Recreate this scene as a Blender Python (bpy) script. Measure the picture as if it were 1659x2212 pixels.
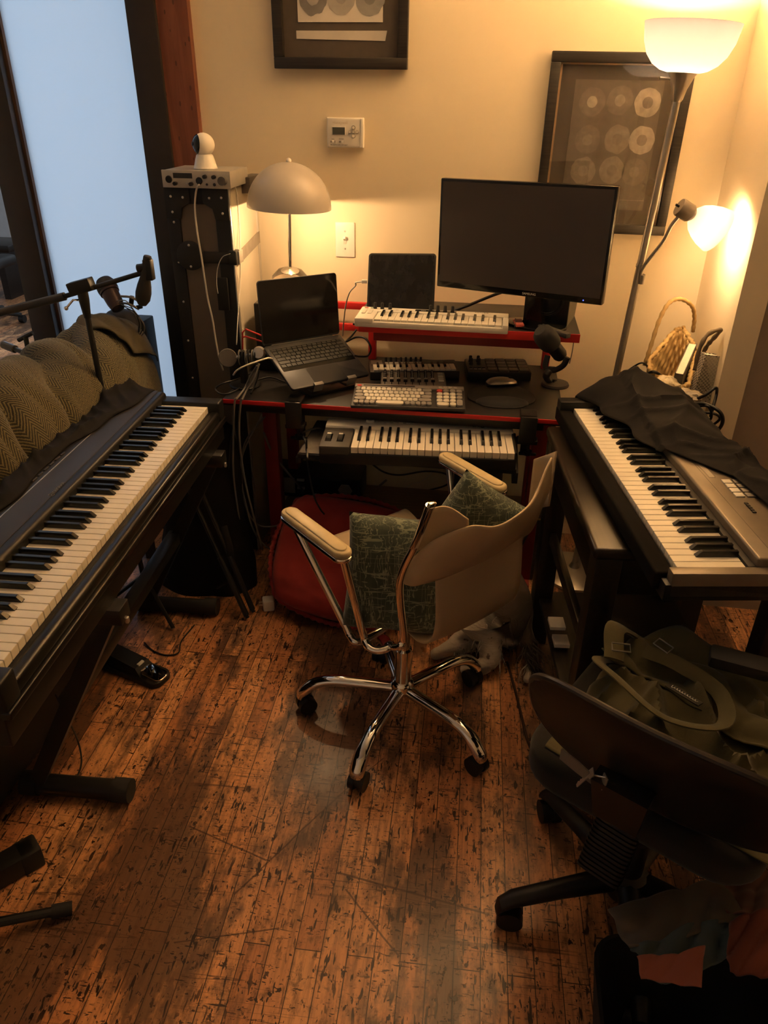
import bpy, bmesh, math, random
from mathutils import Vector, Matrix, noise, Euler
for _o in list(bpy.data.objects):
    bpy.data.objects.remove(_o, do_unlink=True)
SC = bpy.context.scene
COL = SC.collection
R = math.radians

# ---------------------------------------------------------------- camera, light, exposure
CAM_POS = Vector((0, 0, 1.62))
CAM_F, CAM_PITCH, CAM_ROLL, CAM_YAW = 1610.0, 29.3, 0.7, 7.9
def _axes():
    p, y, r = R(CAM_PITCH), R(CAM_YAW), R(CAM_ROLL)
    f = Vector((-math.sin(y)*math.cos(p), math.cos(y)*math.cos(p), -math.sin(p)))
    rt = Vector((math.cos(y), math.sin(y), 0)); up = rt.cross(f)
    return f, rt*math.cos(r)+up*math.sin(r), up*math.cos(r)-rt*math.sin(r)
CF, CR, CU = _axes()
cam = bpy.data.cameras.new('camera')
cam.sensor_fit = 'VERTICAL'; cam.sensor_height = 24; cam.lens = 24*CAM_F/2212
cam.clip_start = 0.02
camo = bpy.data.objects.new('camera', cam); COL.objects.link(camo)
camo.matrix_world = Matrix((( CR.x, CU.x, -CF.x, CAM_POS.x), (CR.y, CU.y, -CF.y, CAM_POS.y), (CR.z, CU.z, -CF.z, CAM_POS.z), (0, 0, 0, 1)))
SC.camera = camo
SC.view_settings.view_transform = 'Standard'
SC.view_settings.look = 'None'
SC.view_settings.gamma = 1
SC.view_settings.use_curve_mapping = False
SC.view_settings.exposure = 2.08

WARM = (1.0, 0.625, 0.305)
P_TORCH, P_READ, P_DESK = 88, 2.4, 2.7
P_DAY = 17.5

world = bpy.data.worlds.new('world'); SC.world = world; world.use_nodes = True
world.node_tree.nodes['Background'].inputs[0].default_value = (0.45, 0.6, 0.9, 1)
world.node_tree.nodes['Background'].inputs[1].default_value = 0.3

def lamp(name, kind, loc, power, color, size=0.03, rot=None, sx=None, sy=None, parent=None):
    l = bpy.data.lights.new(name, kind); l.energy = power; l.color = color
    if kind == 'AREA':
        l.shape = 'RECTANGLE'; l.size = sx; l.size_y = sy
    else:
        l.shadow_soft_size = size
    o = bpy.data.objects.new(name, l); COL.objects.link(o); o.location = loc
    if rot: o.rotation_euler = rot
    return o
# daylight of the next room's window, which is what lights the frosted pane from behind
lamp("daylight_window", "AREA", (-2.2, 5.4, 1.5), P_DAY, (0.60, 0.78, 1.0), rot=(R(-90), 0, 0), sx=2.6, sy=2.2)

# ---------------------------------------------------------------- helpers
V = Vector
def ray(px, py):
    return (CF*CAM_F + CR*(px-829.5) - CU*(py-1106)).normalized()
def AZ(px, py, z):
    d = ray(px, py); return CAM_POS + d*((z-CAM_POS.z)/d.z)
def AY(px, py, y):
    d = ray(px, py); return CAM_POS + d*((y-CAM_POS.y)/d.y)
def APL(px, py, p, n):
    d = ray(px, py); return CAM_POS + d*((V(p)-CAM_POS).dot(V(n))/d.dot(V(n)))
def AX(px, py, x):
    d = ray(px, py); return CAM_POS + d*((x-CAM_POS.x)/d.x)
def T(x, y, z): return Matrix.Translation((x, y, z))
def RX(a): return Matrix.Rotation(R(a), 4, 'X')
def RY(a): return Matrix.Rotation(R(a), 4, 'Y')
def RZ(a): return Matrix.Rotation(R(a), 4, 'Z')
def frame(o, x, y):
    x = V(x).normalized(); y = V(y); z = x.cross(y).normalized(); y = z.cross(x)
    return Matrix(((x.x, y.x, z.x, o[0]), (x.y, y.y, z.y, o[1]), (x.z, y.z, z.z, o[2]), (0, 0, 0, 1)))
def aim(o, d, up=(0, 0, 1)):
    z = V(d).normalized(); u = V(up)
    if abs(z.dot(u.normalized())) > .98: u = V((1, 0, 0))
    x = u.cross(z).normalized(); y = z.cross(x)
    return Matrix(((x.x, y.x, z.x, o[0]), (x.y, y.y, z.y, o[1]), (x.z, y.z, z.z, o[2]), (0, 0, 0, 1)))
def nz(x, y, z=0.0): return noise.noise(V((x, y, z)))
def smooth_path(pts, n=8):
    P = [V(p) for p in pts]
    if len(P) < 3: return P
    out = []
    for i in range(len(P)-1):
        p0 = P[i-1] if i else P[0]*2-P[1]; p1 = P[i]; p2 = P[i+1]; p3 = P[i+2] if i+2 < len(P) else P[-1]*2-P[-2]
        for k in range(n):
            t = k/n
            out.append(0.5*((2*p1)+(p2-p0)*t+(2*p0-5*p1+4*p2-p3)*t*t+(3*p1-p0-3*p2+p3)*t**3))
    out.append(P[-1]); return out

MATW = {}          # world matrix of every thing's Empty
class MB:
    def __init__(s, M=None):
        s.bm = bmesh.new(); s.M = M or Matrix.Identity(4); s.uv = None
    def _v(s, p): return s.bm.verts.new(s.M @ V(p))
    def _merge(s, b, M=None):
        b.transform(s.M @ (M or Matrix.Identity(4)))
        me = bpy.data.meshes.new('tmp'); b.to_mesh(me); b.free(); s.bm.from_mesh(me); bpy.data.meshes.remove(me)
    def box(s, x0, x1, y0, y1, z0, z1, bev=0, seg=2, M=None):
        b = bmesh.new(); bmesh.ops.create_cube(b, size=1)
        for v in b.verts:
            v.co = V(((x0+x1)/2+v.co.x*(x1-x0), (y0+y1)/2+v.co.y*(y1-y0), (z0+z1)/2+v.co.z*(z1-z0)))
        if bev: bmesh.ops.bevel(b, geom=b.edges[:], offset=bev, segments=seg, profile=.5, affect='EDGES')
        s._merge(b, M); return s
    def prism(s, poly, z0, z1, bev=0, seg=2, M=None):
        b = bmesh.new()
        lo = [b.verts.new((p[0], p[1], z0)) for p in poly]; hi = [b.verts.new((p[0], p[1], z1)) for p in poly]
        n = len(poly); b.faces.new(lo[::-1]); b.faces.new(hi)
        for i in range(n): b.faces.new((lo[i], lo[(i+1) % n], hi[(i+1) % n], hi[i]))
        bmesh.ops.recalc_face_normals(b, faces=b.faces[:])
        if bev:
            ed = [e for e in b.edges if abs(e.verts[0].co.z-e.verts[1].co.z) < 1e-6]
            bmesh.ops.bevel(b, geom=ed, offset=bev, segments=seg, profile=.5, affect='EDGES')
        s._merge(b, M); return s
    def loft(s, rings, cap=True, closed=True):
        vs = [[s._v(p) for p in r] for r in rings]; n = len(vs[0])
        for a, b in zip(vs, vs[1:]):
            for i in range(n if closed else n-1):
                j = (i+1) % n; s.bm.faces.new((a[i], a[j], b[j], b[i]))
        if cap and closed:
            s.bm.faces.new(vs[0][::-1]); s.bm.faces.new(vs[-1])
        return s
    def lathe(s, prof, seg=32, M=None, cap=True):
        M = M or Matrix.Identity(4)
        rings = [[M @ V((r*math.cos(2*math.pi*i/seg), r*math.sin(2*math.pi*i/seg), z)) for i in range(seg)] for r, z in prof]
        return s.loft(rings, cap)
    def cyl(s, p0, p1, r0, r1=None, seg=16):
        p0, p1 = V(p0), V(p1); L = (p1-p0).length
        return s.lathe([(r0, 0), (r0 if r1 is None else r1, L)], seg, aim(p0, p1-p0))
    def tube(s, pts, r, seg=8, n=8, flat=1.0, smooth=True):
        P = smooth_path(pts, n) if smooth else [V(p) for p in pts]
        m = len(P); tang = [(P[min(i+1, m-1)]-P[max(i-1, 0)]).normalized() for i in range(m)]
        up = V((0, 0, 1)) if abs(tang[0].z) < .9 else V((1, 0, 0))
        nrm = (up-tang[0]*up.dot(tang[0])).normalized(); rings = []
        for i in range(m):
            nrm = (nrm-tang[i]*nrm.dot(tang[i])).normalized(); bn = tang[i].cross(nrm)
            if callable(r): rr = r(i/(m-1))
            else: rr = r
            rings.append([P[i]+nrm*(rr*flat*math.cos(2*math.pi*k/seg))+bn*(rr*math.sin(2*math.pi*k/seg)) for k in range(seg)])
        return s.loft(rings)
    def sphere(s, c, r, seg=20, rings=12, M=None):
        b = bmesh.new(); bmesh.ops.create_uvsphere(b, u_segments=seg, v_segments=rings, radius=1)
        r = r if hasattr(r, '__len__') else (r, r, r)
        for v in b.verts: v.co = V((v.co.x*r[0], v.co.y*r[1], v.co.z*r[2]))
        s._merge(b, T(*c) @ (M or Matrix.Identity(4))); return s
    def grid(s, f, nu, nv, su=1, sv=1):
        uv = s.bm.loops.layers.uv.verify()
        vs = [[s._v(f(i/nu, j/nv)) for j in range(nv+1)] for i in range(nu+1)]
        for i in range(nu):
            for j in range(nv):
                fc = s.bm.faces.new((vs[i][j], vs[i+1][j], vs[i+1][j+1], vs[i][j+1]))
                for l, (a, b) in zip(fc.loops, ((i, j), (i+1, j), (i+1, j+1), (i, j+1))): l[uv].uv = (a/nu*su, b/nv*sv)
        return s
    def build(s, name, mat, parent=None, world=False, sharp=35, label=None, cat=None, group=None, kind=None, origin=None, solid=0, sub=0, recalc=True):
        if recalc: bmesh.ops.recalc_face_normals(s.bm, faces=s.bm.faces[:])
        me = bpy.data.meshes.new(name); off = V((0, 0, 0))
        if parent is not None:
            if world: s.bm.transform(MATW[parent].inverted())
        else:
            xs = [v.co for v in s.bm.verts]
            if origin is None:
                off = V(((min(v.x for v in xs)+max(v.x for v in xs))/2, (min(v.y for v in xs)+max(v.y for v in xs))/2, min(v.z for v in xs)))
            else: off = V(origin)
            s.bm.transform(Matrix.Translation(-off))
        s.bm.to_mesh(me); s.bm.free()
        for p in me.polygons: p.use_smooth = True
        me.set_sharp_from_angle(angle=R(sharp))
        me.materials.append(mat)
        o = bpy.data.objects.new(name, me); COL.objects.link(o); o.location = off
        if parent is not None: o.parent = parent; MATW[o] = MATW[parent].copy()
        if solid:
            m = o.modifiers.new('thickness', 'SOLIDIFY'); m.thickness = solid; m.offset = 0
        if sub:
            m = o.modifiers.new('smooth', 'SUBSURF'); m.levels = sub; m.render_levels = sub
        if label: o['label'] = label
        if cat: o['category'] = cat
        if group: o['group'] = group
        if kind: o['kind'] = kind
        return o
def thing(name, label, cat, loc=(0, 0, 0), rz=0, group=None, M=None, kind=None):
    o = bpy.data.objects.new(name, None); COL.objects.link(o); o.empty_display_size = .05
    o.matrix_world = M if M is not None else T(*loc) @ RZ(rz); MATW[o] = o.matrix_world.copy()
    if label: o['label'] = label
    if cat: o['category'] = cat
    if group: o['group'] = group
    if kind: o['kind'] = kind
    return o
def inst(name, me, parent, M):
    o = bpy.data.objects.new(name, me); COL.objects.link(o); o.parent = parent; o.matrix_local = M; return o
def text(body, size, M, mat, parent, name='lettering', ext=0.0003, align='CENTER', sx=1.0, bold=0.0, world=False):
    cu = bpy.data.curves.new('tmp_text', 'FONT'); cu.body = body; cu.size = size; cu.extrude = ext; cu.align_x = align; cu.align_y = 'CENTER'; cu.offset = bold; cu.resolution_u = 3
    to = bpy.data.objects.new('tmp_text', cu); COL.objects.link(to)
    dg = bpy.context.evaluated_depsgraph_get(); me = bpy.data.meshes.new_from_object(to.evaluated_get(dg))
    bpy.data.objects.remove(to, do_unlink=True); bpy.data.curves.remove(cu)
    Mx = M @ Matrix.Diagonal((sx, 1, 1, 1))
    if world: Mx = MATW[parent].inverted() @ Mx
    me.transform(Mx); me.name = name; me.materials.clear(); me.materials.append(mat)
    o = bpy.data.objects.new(name, me); COL.objects.link(o); o.parent = parent; MATW[o] = MATW[parent].copy(); return o

# ---------------------------------------------------------------- materials
def nt(m): m.use_nodes = True; return m.node_tree
def mat(name, col, rough=.5, metal=0, spec=.5, var=None, bump=None, coat=0, sheen=0, trans=0, emit=None, alpha=1, ior=1.45):
    m = bpy.data.materials.new(name); t = nt(m); b = t.nodes['Principled BSDF']
    I = b.inputs; I['Base Color'].default_value = (*col, 1); I['Roughness'].default_value = rough; I['Metallic'].default_value = metal
    I['Specular IOR Level'].default_value = spec; I['Coat Weight'].default_value = coat; I['Sheen Weight'].default_value = sheen
    I['Transmission Weight'].default_value = trans; I['IOR'].default_value = ior
    if emit: I['Emission Color'].default_value = (*emit[0], 1); I['Emission Strength'].default_value = emit[1]
    tc = t.nodes.new('ShaderNodeTexCoord')
    if var is None: var = (14, .12)
    if var:
        n = t.nodes.new('ShaderNodeTexNoise'); n.inputs['Scale'].default_value = var[0]; n.inputs['Detail'].default_value = 4
        t.links.new(tc.outputs['Object'], n.inputs['Vector'])
        r = t.nodes.new('ShaderNodeMix'); r.data_type = 'RGBA'
        r.inputs['A'].default_value = (*[c*(1-var[1]) for c in col], 1); r.inputs['B'].default_value = (*[min(1, c*(1+var[1])) for c in col], 1)
        t.links.new(n.outputs['Fac'], r.inputs['Factor']); t.links.new(r.outputs['Result'], I['Base Color'])
    if bump:
        n = t.nodes.new('ShaderNodeTexNoise'); n.inputs['Scale'].default_value = bump[0]; n.inputs['Detail'].default_value = 3
        t.links.new(tc.outputs['Object'], n.inputs['Vector'])
        bp = t.nodes.new('ShaderNodeBump'); bp.inputs['Strength'].default_value = bump[1]; bp.inputs['Distance'].default_value = bump[2] if len(bump) > 2 else .002
        t.links.new(n.outputs['Fac'], bp.inputs['Height']); t.links.new(bp.outputs['Normal'], I['Normal'])
    return m
class NT:
    def __init__(s, m): s.t = nt(m); s.b = s.t.nodes['Principled BSDF']
    def n(s, typ, **kw):
        x = s.t.nodes.new(typ)
        for k, v in kw.items():
            if k.startswith('i_'):
                x.inputs[k[2:].replace('_', ' ')].default_value = v
            else: setattr(x, k, v)
        return x
    def l(s, a, b): s.t.links.new(a, b)
    def math(s, op, a, b=None, c=None):
        x = s.t.nodes.new('ShaderNodeMath'); x.operation = op
        for i, q in enumerate((a, b, c)):
            if q is None: continue
            if isinstance(q, (int, float)): x.inputs[i].default_value = q
            else: s.l(q, x.inputs[i])
        return x.outputs[0]
    def mix(s, f, a, b, mode='MIX'):
        x = s.t.nodes.new('ShaderNodeMix'); x.data_type = 'RGBA'; x.blend_type = mode
        for k, q in (('Factor', f), ('A', a), ('B', b)):
            if isinstance(q, tuple): x.inputs[k].default_value = (*q, 1)
            elif isinstance(q, (int, float)): x.inputs[k].default_value = q
            else: s.l(q, x.inputs[k])
        return x.outputs['Result']
    def ramp(s, f, lo, hi):
        x = s.t.nodes.new('ShaderNodeMapRange'); x.clamp = True; x.interpolation_type = 'SMOOTHSTEP'
        s.l(f, x.inputs[0]); x.inputs[1].default_value = lo; x.inputs[2].default_value = hi; return x.outputs[0]
    def noise(s, vec, scale, detail=4, rough=.5, dist=0):
        x = s.n('ShaderNodeTexNoise'); x.inputs['Scale'].default_value = scale; x.inputs['Detail'].default_value = detail
        x.inputs['Roughness'].default_value = rough; x.inputs['Distortion'].default_value = dist
        s.l(vec, x.inputs['Vector']); return x.outputs['Fac']
    def scale(s, vec, sc, rot=(0, 0, 0)):
        x = s.n('ShaderNodeMapping'); x.inputs['Scale'].default_value = sc; x.inputs['Rotation'].default_value = rot; s.l(vec, x.inputs['Vector']); return x.outputs[0]
    def bump(s, h, st=.3, d=.002):
        x = s.n('ShaderNodeBump'); x.inputs['Strength'].default_value = st; x.inputs['Distance'].default_value = d
        s.l(h, x.inputs['Height']); s.l(x.outputs[0], s.b.inputs['Normal'])

def floor_mat():
    m = bpy.data.materials.new('worn_floorboards'); q = NT(m)
    g = q.n('ShaderNodeNewGeometry').outputs['Position']
    g = q.scale(g, (1, 1, 1), (0, 0, R(-1.5)))
    sp = q.n('ShaderNodeSeparateXYZ'); q.l(g, sp.inputs[0])
    cb = q.n('ShaderNodeCombineXYZ'); q.l(sp.outputs[1], cb.inputs[0]); q.l(sp.outputs[0], cb.inputs[1])
    br = q.n('ShaderNodeTexBrick', offset=.37, offset_frequency=2)
    for k, v in (('Scale', 1), ('Mortar Size', .0011), ('Mortar Smooth', .1), ('Bias', 0), ('Brick Width', .92), ('Row Height', .057)): br.inputs[k].default_value = v
    br.inputs['Color1'].default_value = (0, 0, 0, 1); br.inputs['Color2'].default_value = (1, 1, 1, 1); br.inputs['Mortar'].default_value = (.3, .3, .3, 1)
    q.l(cb.outputs[0], br.inputs['Vector'])
    base = q.mix(br.outputs['Color'], (.60, .245, .10), (.86, .415, .18))
    gr = q.noise(q.scale(g, (85, 4, 1)), 1, 5, .6, .6)
    base = q.mix(q.math('MULTIPLY', q.ramp(gr, .42, .72), .55), base, (.17, .072, .028))
    wo = q.n('ShaderNodeVectorMath', operation='MULTIPLY_ADD'); q.l(br.outputs['Color'], wo.inputs[0]); wo.inputs[1].default_value = (.05, .10, 0); q.l(q.scale(g, (1.25, .5, 1)), wo.inputs[2])
    worn = q.ramp(q.noise(wo.outputs[0], 3.1, 7, .68), .45, .55)
    base = q.mix(q.math('MULTIPLY', worn, .84), base, (.095, .055, .036))
    fine = q.ramp(q.noise(q.scale(g, (1.6, 1, 1)), 24, 6, .75), .5, .70)
    base = q.mix(q.math('MULTIPLY', fine, .75), base, (.11, .045, .02))
    # gouges, dents and scratches
    def marks(sc, rot, lo, dens, dlo, dhi, det=2):
        a = q.ramp(q.noise(q.scale(g, sc, (0, 0, R(rot))), 1, det, .55), lo, lo+.02)
        return q.math('MULTIPLY', a, q.ramp(q.noise(g, dens, 3), dlo, dhi))
    nn_ = q.noise(g, 11, 3)
    dent = marks((95, 17, 1), 0, .615, 6, .34, .52)
    for m_ in (marks((60, 40, 1), 12, .625, 9, .38, .55, 3), marks((150, 60, 1), -35, .635, 5, .38, .55), marks((14, 120, 1), 6, .655, 4, .46, .60), marks((40, 150, 1), 40, .64, 7, .42, .58), marks((30, 110, 1), 75, .645, 6, .45, .6), marks((36, 120, 1), -60, .65, 8, .45, .6)):
        dent = q.math('MAXIMUM', dent, m_)
    base = q.mix(q.math('MULTIPLY', dent, .95), base, (.026, .010, .005))
    scr = None
    for ang, sc in ((52, (1.5, 34, 1)), (-14, (1.2, 40, 1)), (20, (1.1, 30, 1))):
        x = q.math('ABSOLUTE', q.math('SUBTRACT', q.noise(q.scale(g, sc, (0, 0, R(ang))), 1, 1, .4), .5))
        y = q.math('MULTIPLY', q.math('SUBTRACT', 1, q.ramp(x, .003, .009)), q.ramp(q.noise(q.scale(g, (1, 1, 1), (0, 0, ang)), 3.2, 2), .53, .60))
        scr = y if scr is None else q.math('MAXIMUM', scr, y)
    for (ax_, ay_), (bx_, by_), w_ in (((-.452, 1.025), (-.258, 1.335), .0032), ((-.258, 1.335), (-.16, 1.47), .0022), ((-.225, 1.11), (.135, 1.05), .0038), ((-.20, 1.07), (-.06, .93), .003), ((-.62, 1.19), (-.40, 1.12), .003), ((-.55, .90), (-.33, .96), .0025)):
        dx_, dy_ = bx_-ax_, by_-ay_; L_ = math.hypot(dx_, dy_); dx_, dy_ = dx_/L_, dy_/L_
        wx = q.math('ADD', q.math('SUBTRACT', sp.outputs[0], ax_), q.math('MULTIPLY', q.math('SUBTRACT', nn_, .5), .012)); wy = q.math('SUBTRACT', sp.outputs[1], ay_)
        t_ = q.math('ADD', q.math('MULTIPLY', wx, dx_), q.math('MULTIPLY', wy, dy_))
        d_ = q.math('ABSOLUTE', q.math('SUBTRACT', q.math('MULTIPLY', wx, dy_), q.math('MULTIPLY', wy, dx_)))
        on = q.math('MULTIPLY', q.math('MULTIPLY', q.math('GREATER_THAN', t_, 0), q.math('LESS_THAN', t_, L_)), q.math('SUBTRACT', 1, q.ramp(d_, w_*.35, w_)))
        scr = q.math('MAXIMUM', scr, q.math('MULTIPLY', on, 1.2))
    base = q.mix(q.math('MINIMUM', q.math('MULTIPLY', scr, .65), .8), base, (.06, .022, .01))
    seam = q.mix(q.math('MULTIPLY', br.outputs['Fac'], .9), base, (.02, .008, .004))
    q.l(seam, q.b.inputs['Base Color'])
    rg = q.math('ADD', q.math('MULTIPLY', q.noise(g, 9, 4), .26), .20)
    q.l(rg, q.b.inputs['Roughness'])
    h = q.math('SUBTRACT', q.math('MULTIPLY', gr, .25), q.math('ADD', q.math('MULTIPLY', dent, .6), br.outputs['Fac']))
    q.bump(h, .45, .0012)
    return m
def wood_mat(name, c1, c2, axis='Z', rough=.5, freq=40, knots=False):
    m = bpy.data.materials.new(name); q = NT(m); o = q.n('ShaderNodeTexCoord').outputs['Object']
    sc = {'X': (2, freq, freq), 'Y': (freq, 2, freq), 'Z': (freq, freq, 2)}[axis]
    g = q.noise(q.scale(o, sc), 1, 5, .6, 1.2)
    b = q.mix(q.ramp(g, .3, .7), c1, c2)
    if knots:
        v = q.n('ShaderNodeTexVoronoi'); q.l(q.scale(o, (9, 9, 4)), v.inputs['Vector'])
        b = q.mix(q.math('MULTIPLY', q.math('LESS_THAN', v.outputs['Distance'], .16), .7), b, tuple(c*.35 for c in c1))
    q.l(b, q.b.inputs['Base Color']); q.b.inputs['Roughness'].default_value = rough; q.bump(g, .25, .001); return m
def herringbone_mat():
    m = bpy.data.materials.new('herringbone_tweed'); q = NT(m); uv = q.n('ShaderNodeUVMap').outputs[0]
    sp = q.n('ShaderNodeSeparateXYZ'); q.l(uv, sp.inputs[0])
    zig = q.math('PINGPONG', sp.outputs[0], .023)
    s = q.math('FRACT', q.math('MULTIPLY', q.math('ADD', sp.outputs[1], q.math('MULTIPLY', zig, 1.25)), 112))
    wv = q.math('PINGPONG', s, .5)
    nse = q.noise(q.scale(uv, (420, 420, 1)), 1, 3)
    f = q.ramp(q.math('ADD', wv, q.math('MULTIPLY', q.math('SUBTRACT', nse, .5), .55)), .16, .40)
    q.l(q.mix(f, (.030, .026, .013), (.160, .130, .055)), q.b.inputs['Base Color'])
    q.b.inputs['Roughness'].default_value = .9; q.b.inputs['Sheen Weight'].default_value = .15; q.bump(f, .5, .002); return m
def chenille_mat():
    m = bpy.data.materials.new('green_chenille'); q = NT(m); o = q.n('ShaderNodeTexCoord').outputs['Object']
    base = q.mix(q.noise(o, 22, 4), (.028, .040, .031), (.075, .095, .066))
    l1 = q.math('LESS_THAN', q.math('ABSOLUTE', q.math('SUBTRACT', q.noise(q.scale(o, (9, 9, 70)), 1, 2), .5)), .016)
    l2 = q.math('LESS_THAN', q.math('ABSOLUTE', q.math('SUBTRACT', q.noise(q.scale(o, (75, 75, 9)), 1, 2), .5)), .016)
    f = q.math('MULTIPLY', q.math('MAXIMUM', l1, l2), .5)
    q.l(q.mix(f, base, (.36, .40, .28)), q.b.inputs['Base Color']); q.b.inputs['Roughness'].default_value = .95
    q.b.inputs['Sheen Weight'].default_value = .2; q.bump(q.noise(o, 160, 2), .5, .002); return m
def cloth_mat(name, col, rough=.9, sheen=.15, weave=500, var=.25):
    m = bpy.data.materials.new(name); q = NT(m); o = q.n('ShaderNodeTexCoord').outputs['Object']
    q.l(q.mix(q.noise(o, 12, 5), tuple(c*(1-var) for c in col), tuple(c*(1+var) for c in col)), q.b.inputs['Base Color'])
    q.b.inputs['Roughness'].default_value = rough; q.b.inputs['Sheen Weight'].default_value = sheen; q.b.inputs['Specular IOR Level'].default_value = .15; q.bump(q.noise(o, weave, 2), .35, .001); return m
def check_mat():
    m = bpy.data.materials.new('checkered_book_cover'); q = NT(m); o = q.n('ShaderNodeTexCoord').outputs['Object']
    c = q.n('ShaderNodeTexChecker'); c.inputs['Scale'].default_value = 170; q.l(o, c.inputs['Vector'])
    c.inputs['Color1'].default_value = (.62, .58, .5, 1); c.inputs['Color2'].default_value = (.09, .08, .07, 1)
    q.l(c.outputs['Color'], q.b.inputs['Base Color']); q.b.inputs['Roughness'].default_value = .5; return m
def fur_mat():
    m = bpy.data.materials.new('dog_fur'); q = NT(m); o = q.n('ShaderNodeTexCoord').outputs['Object']
    p = q.ramp(q.noise(o, 6.5, 3), .56, .62); t = q.ramp(q.noise(o, 42, 3), .63, .68)
    st = q.noise(q.scale(o, (40, 40, 160)), 1, 4)
    base = q.mix(st, (.30, .26, .20), (.56, .50, .42))
    s_ = q.n('ShaderNodeSeparateXYZ'); q.l(o, s_.inputs[0]); hip = q.ramp(q.math('ADD', q.math('MULTIPLY', s_.outputs[0], 1.0), q.math('ADD', q.math('MULTIPLY', s_.outputs[2], 1.1), q.math('MULTIPLY', q.noise(o, 9, 3), .12))), .20, .24)
    base = q.mix(q.math('MULTIPLY', t, .8), base, (.06, .035, .02)); base = q.mix(q.math('MAXIMUM', p, hip), base, (.045, .028, .018))
    q.l(base, q.b.inputs['Base Color']); q.b.inputs['Roughness'].default_value = .85; q.b.inputs['Sheen Weight'].default_value = .12
    q.bump(st, .6, .004); return m
def shade_mat(name, col, tr=.55):
    m = bpy.data.materials.new(name); q = NT(m); t = q.t; out = t.nodes['Material Output']
    tl = q.n('ShaderNodeBsdfTranslucent'); tl.inputs[0].default_value = (*col, 1)
    df = q.n('ShaderNodeBsdfDiffuse'); o = q.n('ShaderNodeTexCoord').outputs['Object']
    q.l(q.mix(q.noise(o, 30, 4), tuple(c*.93 for c in col), col), df.inputs[0])
    mx = q.n('ShaderNodeMixShader'); mx.inputs[0].default_value = tr; q.l(df.outputs[0], mx.inputs[1]); q.l(tl.outputs[0], mx.inputs[2])
    q.l(mx.outputs[0], out.inputs[0]); return m
def emit_mat(name, col, st):
    m = bpy.data.materials.new(name); t = nt(m); e = t.nodes.new('ShaderNodeEmission'); e.inputs[0].default_value = (*col, 1); e.inputs[1].default_value = st
    t.links.new(e.outputs[0], t.nodes['Material Output'].inputs[0]); return m

m_wall = mat('cream_wall_paint', (.82, .70, .50), .75, var=(3, .04), bump=(130, .12, .001))
m_ceil = mat('ceiling_paint', (.90, .87, .81), .9)
m_pale = mat('pale_wall_paint', (.88, .82, .70), .8)
m_brown = mat('darker_brown_wall', (.34, .27, .21), .7, bump=(90, .1, .001))  # alcove face only, a darker brown than the other walls
m_floor = floor_mat()
m_timber = wood_mat('red_timber', (.15, .045, .022), (.24, .085, .042), 'Z', .6, 26, True)
m_bframe = mat('dark_partition_frame', (.022, .017, .014), .45, var=(20, .3))
m_black = mat('black_plastic', (.011, .0105, .010), .42)
m_blackm = mat('matte_black_plastic', (.022, .02, .019), .62, bump=(300, .2, .0006))
m_blackg = mat('gloss_black', (.008, .008, .008), .12)
m_bsteel = mat('black_painted_steel', (.016, .015, .014), .38)
m_dgrey = mat('dark_grey_plastic', (.055, .05, .047), .5)
m_grey = mat('grey_plastic', (.22, .20, .18), .45)
m_silver = mat('brushed_silver', (.62, .60, .56), .34, .85)
m_chrome = mat('chrome', (.78, .77, .75), .07, 1, var=False)
m_white = mat('white_plastic', (.80, .77, .70), .38, var=(10, .04))
m_offw = mat('off_white_plastic', (.72, .68, .60), .45, var=(10, .05))
m_key = mat('ivory_white_key', (.82, .76, .64), .28, var=(8, .03))
m_bkey = mat('black_key', (.010, .010, .010), .25)
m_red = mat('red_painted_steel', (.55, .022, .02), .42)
m_redpl = mat('red_keycap', (.75, .07, .05), .4)
m_desk = mat('black_desk_laminate', (.020, .018, .017), .42, bump=(220, .25, .0008))
m_screen = mat('dark_screen_glass', (.010, .009, .009), .13, spec=.6, var=(4, .1))
m_screenm = mat('matte_monitor_screen', (.046, .038, .033), .36, spec=.6, var=(4, .1))
m_mid = mat('midnight_aluminium', (.050, .051, .058), .40, .4)
m_keycap = mat('laptop_keycap', (.012, .012, .013), .5)
m_legend = mat('pale_lettering', (.62, .60, .55), .5)
m_ink = mat('dark_lettering', (.03, .03, .03), .5)
m_rubber = mat('black_rubber', (.020, .0185, .017), .7)
m_cable = mat('black_cable', (.015, .014, .013), .5)
m_wcable = mat('white_cable', (.68, .65, .58), .5)
m_gcable = mat('grey_cable', (.16, .15, .14), .5)
m_leather = mat('tan_leather', (.50, .385, .25), .5, var=(9, .14), bump=(140, .2, .001))
m_arm = mat('cream_armrest_vinyl', (.60, .48, .27), .38, var=(20, .25), bump=(90, .2, .001))
m_chen = chenille_mat()
m_redcl = cloth_mat('red_cotton', (.36, .046, .042))
m_tweed = herringbone_mat()
m_bcloth = cloth_mat('black_cover_cloth', (.0095, .0082, .0075), .75, .02)
m_olive = cloth_mat('olive_canvas', (.085, .074, .034), .85)
m_walnut = wood_mat('dark_stained_wood', (.011, .0075, .0055), (.024, .016, .011), 'X', .3, 60)
m_wick = mat('wicker', (.50, .34, .14), .7, var=(30, .35), bump=(200, .4, .002))
m_page = mat('book_pages', (.72, .66, .54), .8, var=(200, .15))
m_paper = mat('paper', (.70, .66, .58), .8)
m_card = mat('cardboard', (.46, .33, .18), .8)
m_fur = fur_mat()
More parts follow.
